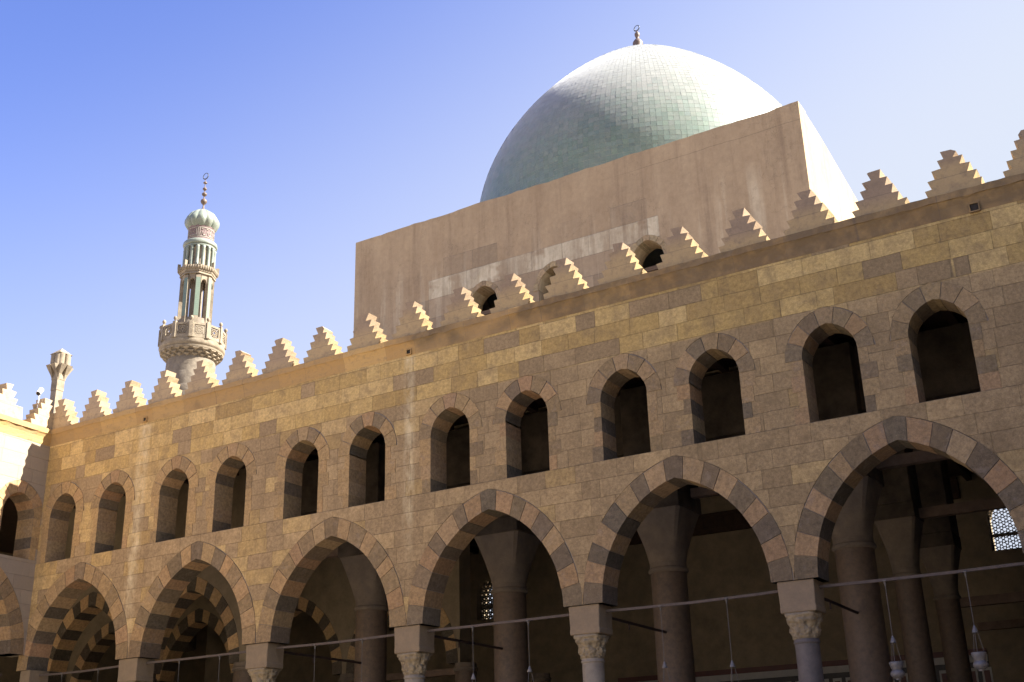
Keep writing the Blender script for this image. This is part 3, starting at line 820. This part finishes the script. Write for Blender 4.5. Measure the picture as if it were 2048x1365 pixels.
# window backs: rough inner arch frames
for c in (13.28, 15.62, 18.50):
    mb = MB(); rng = random.Random(int(c*10))
    def pk(i, s): return R.choice([(.26, .21, .165), (.22, .18, .15), (.30, .24, .18)])
    ring(mb, c, 14.84, .50, .62, .16, FY-.012, FY+.60, 4, pk, 5, .01)
    mb.build('window_arch', [M['vous'], M['mortar']], dome)
    mb = MB(); mb.box((c-.5, FY+.35, 14.72), (c+.5, FY+.45, 14.84)); mb.build('window_beam', M['beam'], dome)
# drum and dome shell (grout), then the glazed tiles, each its own slightly tilted facet
prof = [(DR-.003, 17.7), (DR-.003, DZ)]
def domer(t): return DR*(max(0, 1-t*t))**.93
for i in range(1, 141):
    t = i/140; prof.append((max(.02, domer(t)-.004*(1-t)), DZ + DH*t - .003))
mb = MB(); mb.lathe(prof, (DX, DY), 216, cap=False)
shell = mb.build('dome', M['grout'], dome, 'all', recalc=True)
rows = []
z = 17.9; ts = .178
while z < DZ - .05: rows.append((DR, z)); z += ts
# march along the profile by arc length
t = 0.; pr, pz = DR, DZ; rows.append((pr, pz)); acc = 0
for i in range(1, 6001):
    t = i/6000; r_, z_ = domer(t), DZ + DH*t
    acc += sqrt((r_-pr)**2 + (z_-pz)**2); pr, pz = r_, z_
    if acc >= ts: rows.append((r_, z_)); acc = 0
mb = MB(); tr = random.Random(9)
for i in range(len(rows)-1):
    (ra, za), (rb, zb) = rows[i], rows[i+1]
    if rb < .25: break
    nc = 216 if ra > 3.4 else 144 if ra > 1.8 else 72 if ra > .8 else 36
    sl = sqrt((ra-rb)**2 + (zb-za)**2)
    dr, dz_ = (rb-ra)/sl, (zb-za)/sl
    nr, nz = dz_, -dr
    tone_row = tr.uniform(-.02, .02)
    for q in range(nc):
        w0, w1 = 2*pi*q/nc, 2*pi*(q+1)/nc
        ga = .0026/max(ra, .3); w0 += ga; w1 -= ga
        e = [tr.uniform(-.0026, .0026) for _ in range(3)]; e.append(e[0]+e[2]-e[1])
        vs = []
        for (rr_, zz, w, eo) in ((ra, za, w0, e[0]), (ra, za, w1, e[1]), (rb, zb, w1, e[2]), (rb, zb, w0, e[3])):
            up = .0028 if rr_ == ra and zz == za else -.0028
            rq = rr_ + dr*up + nr*(eo + .004); zq = zz + dz_*up + nz*(eo + .004)
            vs.append((DX + rq*cos(w), DY + rq*sin(w), zq))
        b = 1 + tr.uniform(-.10, .10) + tone_row
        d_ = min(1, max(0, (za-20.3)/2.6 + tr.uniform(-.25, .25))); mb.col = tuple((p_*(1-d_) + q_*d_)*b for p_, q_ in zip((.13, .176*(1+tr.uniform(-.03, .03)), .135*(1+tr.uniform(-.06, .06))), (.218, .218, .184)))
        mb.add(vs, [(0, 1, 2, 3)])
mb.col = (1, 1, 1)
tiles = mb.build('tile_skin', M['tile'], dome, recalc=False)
# finial
mb = MB(); za = DZ + DH
mb.lathe([(.22, za-.12), (.19, za+.02), (.17, za+.10), (.195, za+.18), (.19, za+.27), (.13, za+.37), (.075, za+.43), (.06, za+.50), (.08, za+.54), (.098, za+.60), (.098, za+.67), (.06, za+.73), (.03, za+.76), (.025, za+.82)], (DX, DY), 24)
fin = mb.build('finial', M['bronze'], dome, 50)
def crescent(cx, cy, cz, ro, thick, rz, parent, nm='crescent', seg=40):
    mb = MB(); vs = []; n2 = 8
    for q in range(seg):
        w = 2*pi*q/seg; th = thick*(.55 + .45*(.5 - .5*sin(w)))
        for k_ in range(n2):
            v = 2*pi*k_/n2; rr_ = ro + th*cos(v) - (thick*.65*(.5-.5*sin(w)))*.0
            vs.append(Matrix.Rotation(rz, 4, 'Z') @ Vector((rr_*cos(w), th*.6*sin(v), rr_*sin(w))) + Vector((cx, cy, cz)))
    fs = [(q*n2+k_, ((q+1) % seg)*n2+k_, ((q+1) % seg)*n2+(k_+1) % n2, q*n2+(k_+1) % n2) for q in range(seg) for k_ in range(n2)]
    mb.add(vs, fs); return mb.build(nm, M['steel'], parent, 'all')
cr = crescent(DX, DY, za+.93, .115, .028, radians(-10), fin)
for ch in dome.children:
    ch.data.transform(Matrix.Translation(-dome.location))
    for c2 in ch.children: c2.data.transform(Matrix.Translation(-dome.location))

# ------------------------------------------------------------------ minaret
MX, MY = -9.88, 15.0
mina = thing('minaret', 'slender minaret with openwork balcony, tiled pillars and a small ribbed green dome', 'tower', (MX, MY, 0))
mb = MB()
rr = random.Random(3)
def rough(w, i): return 1 + .018*mnoise.noise(Vector((cos(w)*4, sin(w)*4, i*1.7)))
zs = [8 + .28*i for i in range(47)]
prof = []
for z in zs:
    prof += [(1.16, z), (1.165, z+.03), (1.165, z+.25)]
mb.lathe([p for p in prof if p[1] < 21.25] , n=56, rad=rough)
mb.build('shaft', M['mrough'], mina, 35)
mb = MB()   # stalactite corbelling: three tiers of small brackets under the balcony
mb.lathe([(1.14, 21.1), (1.2, 21.35), (1.30, 21.6), (1.40, 21.85), (1.52, 22.1)], n=48)
mb.build('corbel_core', M['mrough'], mina, 40)
mb = MB()
for tier, (ri, ro, z0, z1, cnt) in enumerate(((1.12, 1.30, 20.95, 21.30, 20), (1.20, 1.42, 21.28, 21.62, 20), (1.30, 1.54, 21.60, 21.96, 20))):
    for q in range(cnt):
        w = 2*pi*(q + .5*(tier % 2))/cnt; hw = pi/cnt*.62
        def pp(r, a, z): return (r*cos(w+a), r*sin(w+a), z)
        zm = z0 + (z1-z0)*.55
        vs = [pp(ri, 0, z0), pp(ri, -hw, zm), pp(ro, -hw*.8, zm+.04), pp(ro, hw*.8, zm+.04), pp(ri, hw, zm), pp(ri, -hw*1.2, z1), pp(ro+.01, -hw*1.2, z1), pp(ro+.01, hw*1.2, z1), pp(ri, hw*1.2, z1)]
        mb.add(vs, [(0, 2, 1), (0, 3, 2), (0, 4, 3), (1, 2, 6, 5), (2, 3, 7, 6), (3, 4, 8, 7), (5, 6, 7, 8), (0, 1, 5, 8, 4)])
mb.build('stalactite_corbel', M['mstone'], mina)
mb = MB(); mb.lathe([(1.45, 21.94), (1.56, 21.98), (1.58, 22.08), (1.54, 22.12), (1.60, 22.2), (1.63, 22.28), (1.63, 22.44), (1.60, 22.46), (1.60, 22.58), (1.2, 22.585)], n=60)
mb.build('balcony_floor', M['mstone'], mina, 35)
a0 = radians(-58)   # azimuth of the side that faces the courtyard
BR = 1.60
def bp(k_): 
    w = a0 + pi/12*.0 + 2*pi*(k_+.35)/12; return Vector((BR*cos(w), BR*sin(w), 0)), w
for k_ in range(12):
    v, w = bp(k_); e = Vector((cos(w), sin(w), 0)); s_ = Vector((-sin(w), cos(w), 0))
    mb = MB(); h = .085
    q = [v - e*h - s_*h, v + e*h - s_*h, v + e*h + s_*h, v - e*h + s_*h]
    mb.add([(p.x, p.y, 22.585) for p in q] + [(p.x, p.y, 23.50) for p in q], [(0,3,2,1),(4,5,6,7),(0,1,5,4),(1,2,6,5),(2,3,7,6),(3,0,4,7)])
    po = mb.build('balcony_post', M['mstone'], mina)
    mb = MB(); mb.lathe([(.035, 23.502), (.04, 23.56), (.085, 23.62), (.095, 23.68), (.07, 23.75), (.02, 23.79)], (v.x, v.y), 14)
    mb.build('knob', M['mstone'], po, 60)
    v2, w2 = bp(k_+1); d = (v2-v).normalized(); L = (v2-v).length; nrm = Vector((d.y, -d.x, 0))
    mb = MB()
    def pan(xa, xb, za, zb, th=.055):
        p0, p1 = v + d*xa, v + d*xb
        mb.add([(p0 - nrm*th).to_tuple()[:2] + (za,), (p1 - nrm*th).to_tuple()[:2] + (za,), (p1 + nrm*th).to_tuple()[:2] + (za,), (p0 + nrm*th).to_tuple()[:2] + (za,),
                (p0 - nrm*th).to_tuple()[:2] + (zb,), (p1 - nrm*th).to_tuple()[:2] + (zb,), (p1 + nrm*th).to_tuple()[:2] + (zb,), (p0 + nrm*th).to_tuple()[:2] + (zb,)],
               [(0,3,2,1),(4,5,6,7),(0,1,5,4),(1,2,6,5),(2,3,7,6),(3,0,4,7)])
    pan(.08, L-.08, 22.586, 22.76); pan(.08, L-.08, 23.31, 23.42)
    pan(.08, .16, 22.76, 23.31); pan(L-.16, L-.08, 22.76, 23.31)
    # pierced geometric tracery
    def seg(x0_, z0_, x1_, z1_, wd=.02):
        l = sqrt((x1_-x0_)**2+(z1_-z0_)**2); ax, az = -(z1_-z0_)/l*wd, (x1_-x0_)/l*wd; th = .03
        P4 = [(x0_+ax, z0_+az), (x1_+ax, z1_+az), (x1_-ax, z1_-az), (x0_-ax, z0_-az)]
        vs = []
        for sg in (-1, 1):
            for (xx, zz) in P4:
                b_ = v + d*xx + nrm*th*sg; vs.append((b_.x, b_.y, zz))
        mb.add(vs, [(0,1,2,3),(7,6,5,4)] + [(i, i+4, (i+1) % 4+4, (i+1) % 4) for i in range(4)])
    xa, xb, za, zb = .16, L-.16, 22.76, 23.31; xm, zm = (xa+xb)/2, (za+zb)/2
    for q in range(8):
        w_ = pi*q/4; x1_, z1_ = xm + .20*cos(w_), zm + .24*sin(w_); seg(xm + .09*cos(w_), zm + .09*sin(w_), x1_, z1_)
        w3 = pi*(q+1)/4; seg(xm + .09*cos(w_), zm + .09*sin(w_), xm + .09*cos(w3), zm + .09*sin(w3)); wq = pi*(q+.5)/4
        seg(xm + .15*cos(w_), zm + .17*sin(w_), xm + .20*cos(wq), zm + .24*sin(wq)); seg(xm + .15*cos(w3), zm + .17*sin(w3), xm + .20*cos(wq), zm + .24*sin(wq))
    seg(xa, za, xm-.12, zm-.15); seg(xb, za, xm+.12, zm-.15); seg(xa, zb, xm-.12, zm+.15); seg(xb, zb, xm+.12, zm+.15)
    mb.build('pierced_panel', M['mstone'], mina)
mb = MB(); mb.lathe([(.86, 22.588), (.85, 23.1), (.83, 23.55), (.80, 23.72), (.74, 23.80), (.4, 23.81)], n=40, rad=rough); mb.build('pavilion_base', M['mrough'], mina, 40)
# open pavilion of eight pillars
for k_ in range(8):
    w = a0 + 2*pi*(k_+.40)/8; e = Vector((cos(w), sin(w), 0)); s_ = Vector((-sin(w), cos(w), 0)); c_ = e*.70
    mb = MB(); hx, hy = .10, .115
    def quad(z, sc=1.): return [tuple((c_ + e*a*hx*sc + s_*b*hy*sc).to_tuple()[:2]) + (z,) for a, b in ((-1,-1),(1,-1),(1,1),(-1,1))]
    mb.add(quad(23.70) + quad(25.55), [(0,3,2,1),(4,5,6,7),(0,1,5,4),(1,2,6,5),(2,3,7,6),(3,0,4,7)])
    pl = mb.build('pillar', M['mstone'], mina)
    mb = MB(); f0 = c_ + e*(hx+.004)
    q = [f0 - s_*hy*.92, f0 + s_*hy*.92]
    mb.add([(q[0].x, q[0].y, 23.82), (q[1].x, q[1].y, 23.82), (q[1].x, q[1].y, 25.40), (q[0].x, q[0].y, 25.40)] + [(p.x - e.x*.006, p.y - e.y*.006, z) for p, z in ((q[0], 23.82), (q[1], 23.82), (q[1], 25.40), (q[0], 25.40))],
           [(0,1,2,3),(7,6,5,4),(0,4,5,1),(1,5,6,2),(2,6,7,3),(3,7,4,0)])
    mb.build('tile_facing', M['band'], pl)
    # arch head between this pillar and the next
    w2 = a0 + 2*pi*(k_+1.40)/8; c2 = Vector((cos(w2), sin(w2), 0))*.70; d = (c2-c_); L = d.length; d.normalize(); nr_ = Vector((d.y, -d.x, 0))
    mb = MB(); n = 8; half = (L-.23)/2
    for i in range(n):
        xs_ = [L/2 - half + 2*half*(i+j)/n for j in (0, 1)]
        zz = [25.18 + sqrt(max(0, half**2 - (x-L/2)**2))*1.25 for x in xs_]
        vs = []
        for sg in (-.085, .085):
            for x, z in ((xs_[0], zz[0]), (xs_[1], zz[1]), (xs_[1], 25.62), (xs_[0], 25.62)):
                b_ = c_ + d*x + nr_*sg; vs.append((b_.x, b_.y, z))
        mb.add(vs, [(0,1,2,3),(7,6,5,4)] + [(j, j+4, (j+1) % 4+4, (j+1) % 4) for j in range(4)])
    mb.build('arch_head', M['mstone'], mina)
mb = MB(); mb.lathe([(.30, 23.80), (.29, 25.6)], n=20); mb.build('newel', M['mrough'], mina, 40)
# octagonal cornice with little fins on its corners
a8 = a0 + 2*pi*.40/8
mb = MB()
for (r0_, r1_, za_, zb_) in ((.84, .90, 25.62, 25.74), (.94, .98, 25.742, 25.86), (1.02, 1.03, 25.862, 26.06)):
    vs = [(r_*1.03*cos(a8 + 2*pi*q/8), r_*1.03*sin(a8 + 2*pi*q/8), z) for r_, z in ((r0_, za_), (r1_, zb_)) for q in range(8)]
    mb.add(vs, [tuple(range(7, -1, -1)), tuple(range(8, 16))] + [(q, (q+1) % 8, (q+1) % 8+8, q+8) for q in range(8)])
for q in range(8):
    for j in range(6):
        f = (j+.5)/6; w1_, w2_ = a8 + 2*pi*q/8, a8 + 2*pi*(q+1)/8
        x = 1.06*(cos(w1_)*(1-f) + cos(w2_)*f); y = 1.06*(sin(w1_)*(1-f) + sin(w2_)*f); mb.lathe([(.02, 25.86), (.055, 25.93), (.055, 26.04)], (x, y), 6)
mb.build('octagonal_cornice', M['mstone'], mina)
for q in range(8):
    w = a8 + 2*pi*q/8; e = Vector((cos(w), sin(w))); s_ = Vector((-sin(w), cos(w)))
    low = 25.45 if q not in (5, 6) else 24.95
    mb = MB(); P6 = [e*.93 - s_*.035, e*1.10 - s_*.035, e*1.10 + s_*.035, e*.93 + s_*.035]
    mb.add([(p.x, p.y, 26.02 if q % 2 else 26.03) for p in P6] + [(p.x, p.y, 26.34) for p in P6], [(0,3,2,1),(4,5,6,7),(0,1,5,4),(1,2,6,5),(2,3,7,6),(3,0,4,7)])
    mb.build('corner_fin', M['mstone'], mina)
# drum with engaged columns
mb = MB(); mb.lathe([(.72, 26.06), (.72, 27.24)], n=40); mb.build('drum_core', M['mstone'], mina, 40)
for q in range(16):
    w = a8 + 2*pi*(q+.5)/16; mb = MB(); c_ = (.735*cos(w), .735*sin(w))
    mb.lathe([(.10, 26.07), (.085, 26.15), (.085, 27.12), (.105, 27.18), (.105, 27.25)], c_, 14); mb.build('engaged_column', M['mtile'], mina, 45)
mb = MB(); mb.lathe([(.70, 27.22), (.84, 27.24), (.86, 27.31), (.83, 27.34), (.90, 27.38), (.925, 27.45), (.90, 27.56), (.84, 27.62), (.74, 27.66), (.70, 27.665)], n=48); mb.build('ring_cornice', M['mtile'], mina, 40)
mb = MB(); mb.lathe([(.715, 27.66), (.725, 27.72), (.70, 27.76), (.70, 28.36), (.72, 28.40), (.74, 28.46)], n=48); nk = mb.build('inscription_band', M['mdark'], mina, 40)
mb = MB(); lr = random.Random(21)
w = 0.
while w < 2*pi-.12:      # raised strokes of the worn script
    def stroke(w0, z0_, w1_, z1_, tw=.018):
        vs = []
        for r_ in (.69, .728):
            for (ww, zz) in ((w0, z0_-tw), (w1_, z1_-tw), (w1_, z1_+tw), (w0, z0_+tw)): vs.append((r_*cos(ww), r_*sin(ww), zz))
        mb.add(vs, [(0,1,2,3),(7,6,5,4)] + [(j, j+4, (j+1) % 4+4, (j+1) % 4) for j in range(4)])
    kind = lr.random(); wd = lr.uniform(.10, .2)
    if kind < .4:
        stroke(w+.02, 27.86, w+.065, 28.28, .03) if lr.random() < .3 else mb.add([(r_*cos(w+a_), r_*sin(w+a_), z) for r_ in (.69, .73) for a_, z in ((0, 27.84), (.05, 27.84), (.05, 28.30), (0, 28.30))], [(0,1,2,3),(7,6,5,4),(0,4,5,1),(1,5,6,2),(2,6,7,3),(3,7,4,0)])
        wd = .10
    elif kind < .75:
        stroke(w, 27.88, w+wd, 27.90, .03); stroke(w+wd*.3, 28.0, w+wd, 28.2, .025)
    else:
        stroke(w, 27.9, w+wd*.5, 28.1, .028); stroke(w+wd*.5, 28.1, w+wd, 27.9, .028); stroke(w+.02, 28.25, w+wd, 28.22, .02)
    w += wd + .03
for z in (27.79, 28.33): mb.lathe([(.69, z-.025), (.722, z-.02), (.722, z+.02), (.69, z+.025)], n=48, cap=False)
mb.build('raised_lettering', M['msign'], nk)
mb = MB(); bulb = []
for i in range(25):
    t = i/24; z = 28.42 + 1.06*t
    r_ = (.72 + .62*t*(1-t)*.9 + .12*sin(pi*min(1, t*1.6)))*(1 if t < .45 else sqrt(max(0, 1-((t-.45)/.56)**2.3)))
    bulb.append((max(.05, r_), z))
mb.lathe(bulb, n=112, rad=lambda w, i: 1 - .10*(1-abs(sin(6*w))**.6)*(1 if i > 0 else .4)); bd = mb.build('ribbed_dome', M['mtile'], mina, 60)
mb = MB(); f0 = 29.42
mb.lathe([(.20, 29.40), (.17, 29.46), (.15, 29.52), (.05, 29.60), (.04, 29.72)] + [(.04 + .12*sin(pi*q/8), 29.76 + .32*q/8) for q in range(9)] + [(.03, 30.11)] +
         [(.03 + .10*sin(pi*q/8), 30.19 + .25*q/8) for q in range(9)] + [(.025, 30.47)] + [(.025 + .08*sin(pi*q/8), 30.52 + .2*q/8) for q in range(9)] + [(.02, 30.76), (.025, 30.92), (.10, 30.95), (.09, 31.0), (.02, 31.06), (.015, 31.18)], n=18)
fm = mb.build('finial', M['bronze'], mina, 60)
crescent(0, 0, 31.36, .165, .035, radians(2), fm)
ZM = [(0, 0), (19, 19), (20.95, 21.22), (21.95, 21.58), (22.585, 22.03), (23.42, 22.76), (23.79, 23.1), (23.801, 23.38), (25.4, 25.4), (27.7, 27.6), (28.42, 28.25), (29.45, 29.34), (30, 30), (40, 40)]
RM = [(0, .98), (20.9, .98), (21.2, .94), (23.69, .94), (23.70, 1.0), (25.62, 1.0), (25.63, .90), (26.055, .90), (26.07, .96), (27.2, .96), (27.25, .90), (27.66, .90), (27.67, .88), (29.39, .88), (29.4, 1), (40, 1)]
def pw(tb, z):
    for (a, b), (c, d) in zip(tb, tb[1:]):
        if a <= z <= c: return b + (d-b)*(z-a)/(c-a)
    return tb[-1][1]
for ch in mina.children:
    for o in [ch] + list(ch.children):
        isf = o.name.startswith('pavilion_base') or o.name.startswith('pillar')
        fin_ = o.name.startswith('corner_fin')
        for v_ in o.data.vertices:
            q = .90 if fin_ else (1.0 if o.name.startswith('pavilion') else .94 if o.name.startswith('knob') else pw(RM, v_.co.z)); v_.co.x *= q; v_.co.y *= q; v_.co.z = pw(ZM, v_.co.z)
        if o.name.startswith('finial'):
            pass

# ------------------------------------------------------------------ stone pinnacle at the corner
pin = thing('stone_pinnacle', 'small stone pinnacle of clustered half columns above the corner merlons', 'pinnacle', (.13, .42, 12.245))
mb = MB(); mb.box((-.17, -.17, 0), (.17, .17, 1.50)); mb.box((-.185, -.185, 1.505), (.185, .185, 1.85)); mb.build('stem', M['mstone'], pin)
mb = MB()
for sx, sy in ((1,0),(-1,0),(0,1),(0,-1)):
    for off in (-.13, .13):
        cxx, cyy = sx*.20 + (off if sx == 0 else 0), sy*.20 + (off if sy == 0 else 0); tx, ty = (sy, sx)
        for zz, (rr0, rr1) in ((1.86, (.05, .05)), (2.02, (.05, .12)), (2.24, (.12, .14))):
            pass
        e = Vector((sx, sy)); s_ = Vector((-sy, sx)); b0 = s_*off*(1 if True else 1)
        def pq(d_, l_, z): v_ = e*d_ + b0 + s_*l_; return (v_.x, v_.y, z)
        mb.add([pq(.15, 0, 1.74), pq(.15, -.06, 1.98), pq(.24, -.05, 2.02), pq(.24, .05, 2.02), pq(.15, .06, 1.98), pq(.15, -.125, 2.30), pq(.43, -.12, 2.30), pq(.43, .12, 2.30), pq(.15, .125, 2.30)],
               [(0,2,1),(0,3,2),(0,4,3),(1,2,6,5),(2,3,7,6),(3,4,8,7),(5,6,7,8),(0,1,5,8,4)])
mb.build('bracket', M['mstone'], pin)
mb = MB(); mb.box((-.20, -.20, 1.852), (.20, .20, 2.72)); mb.build('core', M['mstone'], pin)
for sx, sy in ((1,0),(-1,0),(0,1),(0,-1)):
    for off in (-.125, .125):
        mb = MB(); mb.lathe([(.118, 2.303), (.118, 2.70)], (sx*.20 + (off if sx == 0 else 0), sy*.20 + (off if sy == 0 else 0)), 18); mb.build('half_column', M['mstone'], pin, 40)
mb = MB(); mb.add([(-.29, -.29, 2.70), (.29, -.29, 2.70), (.29, .29, 2.70), (-.29, .29, 2.70), (0, 0, 2.93)], [(0,3,2,1),(0,1,4),(1,2,4),(2,3,4),(3,0,4)]); mb.build('cap', M['mstone'], pin)
for ch in pin.children:
    for v_ in ch.data.vertices: q = .84 if v_.co.z > 1.86 else .74; v_.co.x *= q; v_.co.y *= q

# ------------------------------------------------------------------ security camera
cam_t = thing('security_camera', 'white security camera on a thin pole beside the corner merlon', 'camera', (.6, -.53, 12.245))
mb = MB(); mb.tube((0, 0, 0), (0, 0, .98), .018, 10); mb.build('pole', M['white'], cam_t)
ax = Vector((.28, -.5, -.62)).normalized()
mb = MB(); c0 = Vector((0, 0, 1.12)); mb.tube(c0 - ax*.15, c0 + ax*.10, .075, 16); bdy = mb.build('housing', M['white'], cam_t)
mb = MB(); mb.tube(c0 + ax*.102, c0 + ax*.13, .062, 16, .05); mb.build('lens', M['dark'], bdy)
mb = MB(); mb.tube((0, 0, .98), c0 - ax*.02 - Vector((0, 0, .06)), .025, 10); mb.build('bracket', M['white'], cam_t)

# ------------------------------------------------------------------ hanging lamps
def lamp(label, x, drop, loc_y=.33):
    t = thing('hanging_lamp', label, 'lamp', (x, loc_y, 5.13), 0, 'glass lamps hanging from the tie rods')
    z1 = -drop
    mb = MB(); mb.tube((0, 0, 0), (0, 0, z1), .006, 6); mb.box((-.03, -.045, -.01), (.03, .045, .012)); mb.tube((0, 0, -.01), (0, 0, -.09), .028, 8, .012); mb.build('suspension_wire', M['wire'], t)
    mb = MB(); mb.lathe([(.012, z1), (.02, z1-.02), (.055, z1-.11), (.055, z1-.125), (.02, z1-.127)], n=14); mb.build('cap', M['glass'], t, 40)
    for q in range(3):
        w = 2*pi*q/3 + .5; mb = MB(); mb.tube((.04*cos(w), .04*sin(w), z1-.125), (.10*cos(w), .10*sin(w), z1-.47), .0048, 6); mb.build('chain', M['wire'], t)
    mb = MB(); b = z1-.46
    mb.lathe([(.122, b), (.128, b-.01), (.11, b-.08), (.092, b-.125), (.088, b-.14), (.112, b-.165), (.128, b-.20), (.122, b-.235), (.085, b-.27), (.05, b-.285), (.05, b-.31), (.02, b-.315)], n=28)
    mb.build('glass_bowl', M['glass'], t, 50)
    return t
lbl = {5: ('white glass lamp in the nearest bay, the left one beside the dark column', 'white glass lamp in the nearest bay, the right one under the bright lattice window'),
       4: ('hanging lamp in front of the reddish granite column, only its cap in view', 'hanging lamp against the plastered rear wall'),
       3: ('left hanging lamp of the bay with the dim lattice window', 'right hanging lamp of the bay with the dim lattice window'),
       2: ('hanging lamp left of the column in the third bay from the corner', 'hanging lamp before the column in the third bay from the corner'),
       1: ('left hanging lamp of the second bay from the corner', 'right hanging lamp of the second bay from the corner'),
       0: ('left hanging lamp of the first bay from the corner', 'right hanging lamp of the first bay from the corner')}
for b in (5, 4, 3, 2, 1, 0):
    c = CX[b]
    lamp(lbl[b][0], c-.70 + R.uniform(-.03, .03), .98 if b != 4 else 1.08)
    lamp(lbl[b][1], c+.72 + R.uniform(-.03, .03), .93 if b not in (4,) else 1.17)

# ------------------------------------------------------------------ light, sky, camera
SUN = Vector((.69, .295, .66)).normalized()
el = math.asin(SUN.z); az = math.atan2(SUN.x, SUN.y)
L = bpy.data.lights.new('sun', 'SUN'); L.energy = 5.0; L.angle = radians(.53); L.color = (1, .955, .88)
lo = bpy.data.objects.new('sun', L); COL.objects.link(lo); lo.rotation_euler = SUN.to_track_quat('Z', 'Y').to_euler(); lo.location = (60, 30, 60)
SKYTINT = (.72, .70, 1.04, 1); HAZE = (2.38, 2.6, 3.08, 1)
W = bpy.data.worlds.new('World'); SC.world = W; W.use_nodes = True
nt = W.node_tree; bg = nt.nodes['Background']
sky = nt.nodes.new('ShaderNodeTexSky'); sky.sky_type = 'NISHITA'; sky.sun_disc = False
sky.sun_elevation = el; sky.sun_rotation = az; sky.air_density = 1.0; sky.dust_density = 1.2; sky.ozone_density = 2.5; sky.altitude = 200
def wn(typ, **kw):
    o = nt.nodes.new(typ)
    for a, b in kw.items(): setattr(o, a, b)
    return o
tc = wn('ShaderNodeTexCoord'); dt = wn('ShaderNodeVectorMath', operation='DOT_PRODUCT')
nt.links.new(tc.outputs['Generated'], dt.inputs[0]); dt.inputs[1].default_value = (1.065, .625, -2.454)
ad = wn('ShaderNodeMath', operation='ADD'); nt.links.new(dt.outputs['Value'], ad.inputs[0]); ad.inputs[1].default_value = 1.80
mrn = wn('ShaderNodeMapRange'); mrn.interpolation_type = 'SMOOTHSTEP'; nt.links.new(ad.outputs[0], mrn.inputs[0]); mrn.inputs[1].default_value = -.12; mrn.inputs[2].default_value = 1.12
tint = wn('ShaderNodeMix', data_type='RGBA', blend_type='MULTIPLY'); tint.inputs[0].default_value = 1
nt.links.new(sky.outputs[0], tint.inputs[6]); tint.inputs[7].default_value = SKYTINT
hz = wn('ShaderNodeMix', data_type='RGBA'); nt.links.new(mrn.outputs[0], hz.inputs[0]); nt.links.new(tint.outputs[2], hz.inputs[6]); hz.inputs[7].default_value = HAZE
nt.links.new(hz.outputs[2], bg.inputs[0]); bg.inputs[1].default_value = .071
cd = bpy.data.cameras.new('camera'); co = bpy.data.objects.new('camera', cd); COL.objects.link(co)
yaw, pitch, roll = -0.5394, 0.3740, -0.0282
fw = Vector((sin(yaw)*cos(pitch), cos(yaw)*cos(pitch), sin(pitch)))
r0 = fw.cross(Vector((0, 0, 1))).normalized(); u0 = r0.cross(fw)
rt = r0*cos(roll) + u0*sin(roll); up = -r0*sin(roll) + u0*cos(roll)
mw = Matrix.Identity(4)
for i in range(3): mw[i][0] = rt[i]; mw[i][1] = up[i]; mw[i][2] = -fw[i]
mw[0][3], mw[1][3], mw[2][3] = 29.817, -21.582, 1.6
co.matrix_world = mw
cd.sensor_width = 36; cd.lens = 2331.34/2048*36; cd.clip_end = 2000; cd.clip_start = .1
SC.camera = co
SC.view_settings.view_transform = 'Standard'; SC.view_settings.look = 'None'; SC.view_settings.gamma = 1; SC.view_settings.exposure = 2.15
SC.render.engine = 'CYCLES'; SC.cycles.max_bounces = 8; SC.cycles.diffuse_bounces = 5
for o in COL.objects:
    if '_rel' in o: del o['_rel']
